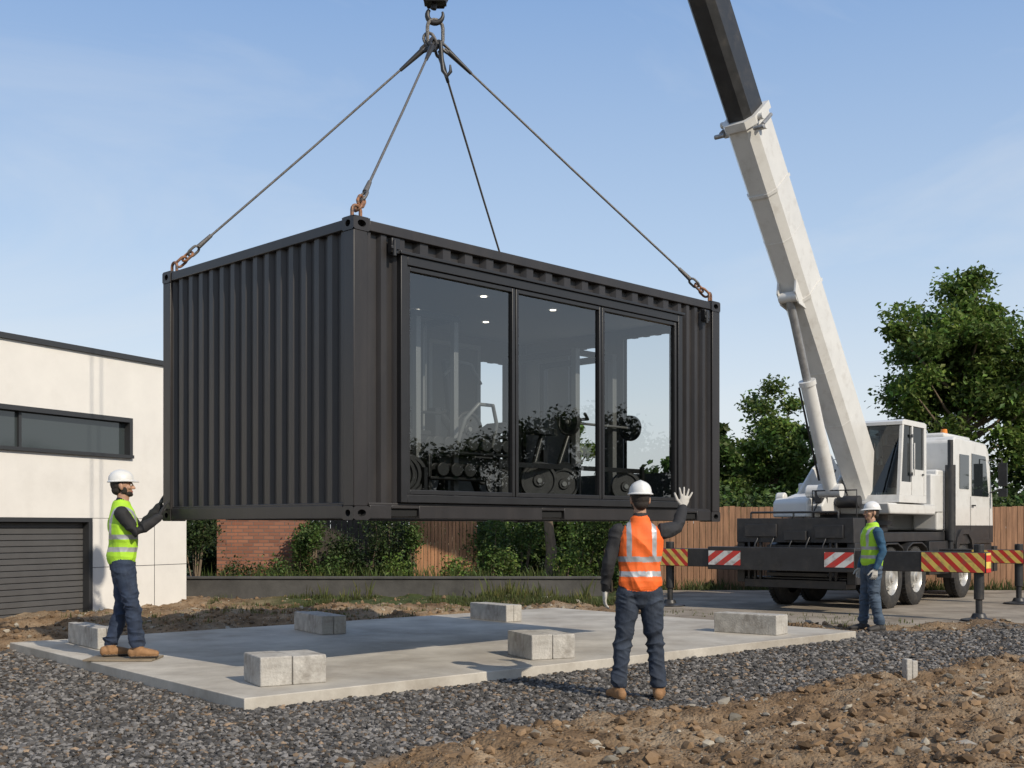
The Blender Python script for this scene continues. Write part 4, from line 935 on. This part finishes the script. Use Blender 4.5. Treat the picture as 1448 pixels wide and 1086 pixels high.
    nf=len(me2.polygons);ls=np.zeros(nf,dtype=np.int32);me2.polygons.foreach_get('loop_start',ls);vi=np.zeros(len(me2.loops),dtype=np.int32);me2.loops.foreach_get('vertex_index',vi)
    fl=lab[vi[ls]];ctr=np.zeros(nf*3,dtype=np.float32);me2.polygons.foreach_get('center',ctr);ctr=ctr.reshape(-1,3)
    zz=ctr[:,2];xx=np.abs(ctr[:,0]);vm_=(fl==VEST)
    band=((zz>1.03)&(zz<1.075))|((zz>1.15)&(zz<1.195))|((xx>.085)&(xx<.125)&(zz>=1.195))
    fl=np.where(vm_&band,STR,fl)
    me2.materials.clear()
    for m_ in mats:me2.materials.append(m_)
    me2.polygons.foreach_set('material_index',fl.astype(np.int32));me2.polygons.foreach_set('use_smooth',np.ones(nf,dtype=bool));me2.update()
    link_obj('body',me2,e)
    b=MB()
    for sg in(1,-1):
        c_=HM@V3((sg*.03,.0835,1.676));b.lathe(c_,HM.to_3x3()@V3((0,1,0)),[(-.008,.009),(0,.0105),(.005,.008),(.0075,.0045)],12,0);b.lathe(c_,HM.to_3x3()@V3((0,1,0)),[(.0074,.0046),(.0085,.0)],12,1)
    b.make('eyes',[M_eye,M_pupil],e)
    b=MB();n=36;hz=1.722
    prof=[(0,1.0),(.25,.985),(.5,.9),(.72,.74),(.87,.53),(.96,.3),(1.0,.08)]
    vs=[]
    def hp(a,rx,ryf,ryb,z_):
        ca,sa=math.cos(a),math.sin(a);ry=ryf if sa>0 else ryb
        return HM@V3((rx*ca,-.012+ry*sa,z_))
    RX,RF,RB=.094,.122,.114
    for (ex,zb) in((.0,-.006),(.012,-.012),(.014,-.006),(.0,.004)):
        for j in range(n):
            a=2*math.pi*j/n;fr=max(0,math.sin(a))**3*.036*(1 if ex>.01 else 0)
            vs.append(hp(a,RX+ex,RF+ex+fr,RB+ex,hz+zb-fr*.35))
    for t_,r_ in prof[1:]:
        for j in range(n):
            a=2*math.pi*j/n;rid=.006*math.exp(-(math.cos(a)*r_/.16)**2)*(t_>.2)
            vs.append(hp(a,RX*r_,RF*r_,RB*r_,hz+.104*t_+rid))
    K=len(vs)//n;b.add(vs,[(i*n+j,i*n+(j+1)%n,(i+1)*n+(j+1)%n,(i+1)*n+j) for i in range(K-1) for j in range(n)]+[[(K-1)*n+j for j in range(n)]])
    b.tube([HM@V3(p) for p in((-.083,.0,hz),(-.07,.01,1.63),(-.04,.03,1.57),(0,.045,1.553),(.04,.03,1.57),(.07,.01,1.63),(.083,0,hz))],.0035,6,1)
    b.lathe(HM@V3((0,-.012,hz-.01)),HM.to_3x3()@V3((0,0,1)),[(-.012,.085),(.0,.087),(.012,.087)],28,1)
    b.make('hard_hat',[M_helm,M_black],e)
    return e
M_eye=mat('eye_white',(.6,.58,.55),.2);M_pupil=mat('pupil',(.02,.012,.008),.1);M_helm=mat('helmet_plastic',(.68,.68,.66),.35,coat=.2,var=.05,vs=12)
M_skin=mat('skin',(.40,.23,.15),.5,var=.12,vs=25,bump=.1,bs=150);M_hair=mat('hair',(.02,.014,.01),.7,bump=.8,bs=200);M_lip=mat('lips',(.32,.13,.1),.5)
M_denim=mat('denim',(.020,.032,.062),.85,var=.35,vs=9,bump=.25,bs=150,c2=(.055,.08,.125),c2s=7,c2lo=.48,c2hi=.75,c2amt=.65)
M_denim2=mat('dark_denim',(.020,.028,.045),.85,var=.35,vs=9,bump=.25,bs=150,c2=(.055,.072,.10),c2s=7,c2lo=.48,c2hi=.75,c2amt=.65)
M_denim3=mat('blue_denim',(.05,.075,.11),.85,var=.3,vs=9,bump=.25,bs=150,c2=(.12,.15,.19),c2s=7,c2lo=.5,c2hi=.8,c2amt=.6)
M_jblack=mat('black_sleeve',(.018,.018,.02),.8,var=.3,vs=12,bump=.2,bs=120);M_jblue=mat('blue_sleeve',(.02,.07,.13),.8,var=.3,vs=12,bump=.2,bs=120)
M_lime=mat('lime_hi_vis',(.37,.65,.03),.7,var=.14,vs=8,bump=.15,bs=140);M_or=mat('orange_hi_vis',(.80,.135,.018),.7,var=.14,vs=8,bump=.15,bs=140)
M_refl=mat('reflective_tape',(.38,.39,.40),.35,metal=.3,var=.1,vs=20)
M_boot=mat('tan_boots',(.27,.145,.065),.75,var=.25,vs=14,bump=.3,bs=80);M_bootd=mat('dark_boots',(.035,.032,.03),.7,var=.25,vs=14)
M_gl=mat('white_glove',(.46,.44,.40),.85,var=.15,vs=25,bump=.2,bs=120);M_gd=mat('dark_glove',(.03,.03,.032),.8,var=.2,vs=20);M_sole=mat('boot_sole',(.04,.03,.022),.9)
J=dict(re=(.325,.10,1.435),rw=(.405,.26,1.60),rd=(.22,.12,1),rn=(-.15,1,0),rc=.06,rp=.26,
       le=(-.265,-.02,1.14),lw=(-.285,.055,.92),ld=(-.05,.12,-1),ln=(1,.1,0),lc=.35,lp=.06,
       rk=(.125,.015,.50),ra=(.155,-.02,.115),rf=(.22,1,0),lk=(-.14,.02,.50),la=(-.18,-.02,.115),lf=(-.3,1,0))
person('worker_in_orange_vest',(1.09,9.85,.0),.03,1.02,J,[M_skin,M_hair,M_jblack,M_or,M_refl,M_denim2,M_boot,M_gl,M_sole,M_lip],head_yaw=.05,seed=3)
J=dict(re=(.215,.12,1.22),rw=(.15,.33,1.36),rd=(-.1,.45,1),rn=(0,1,-.4),rc=.12,rp=.1,
       le=(-.20,.17,1.26),lw=(-.10,.34,1.47),ld=(.1,.4,1),ln=(0,1,-.4),lc=.12,lp=.1,
       rk=(.11,.09,.50),ra=(.12,.14,.115),rf=(.15,1,0),lk=(-.1,.0,.50),la=(-.12,-.12,.115),lf=(-.15,1,0))
person('worker_in_lime_vest',(-4.02,11.95,.122),math.radians(-72),1.06,J,[M_skin,M_hair,M_jblack,M_lime,M_refl,M_denim,M_boot,M_gd,M_sole,M_lip],beard=True,head_pitch=.05,seed=17)
b=MB();b.box(-4.36,-3.66,11.74,12.16,.103,.122);b.make('plywood_board',mat('plywood',(.22,.175,.12),.85,var=.3,vs=5,stretch=(1,6,1)),bevel=.003)
J=dict(re=(.25,-.03,1.13),rw=(.24,.06,.90),rd=(-.02,.15,-1),rn=(-1,.1,0),rc=.4,rp=.05,
       le=(-.25,-.05,1.13),lw=(-.235,.05,.90),ld=(.02,.15,-1),ln=(1,.1,0),lc=.4,lp=.05,
       rk=(.10,.04,.50),ra=(.12,.07,.115),rf=(.15,1,0),lk=(-.1,.01,.50),la=(-.12,-.06,.115),lf=(-.2,1,0))
person('worker_in_lime_vest',(5.05,16.25,.0),math.radians(98),1.0,J,[M_skin,M_hair,M_jblue,M_lime,M_refl,M_denim3,M_bootd,M_gl,M_sole,M_lip],seed=29)
print('done')
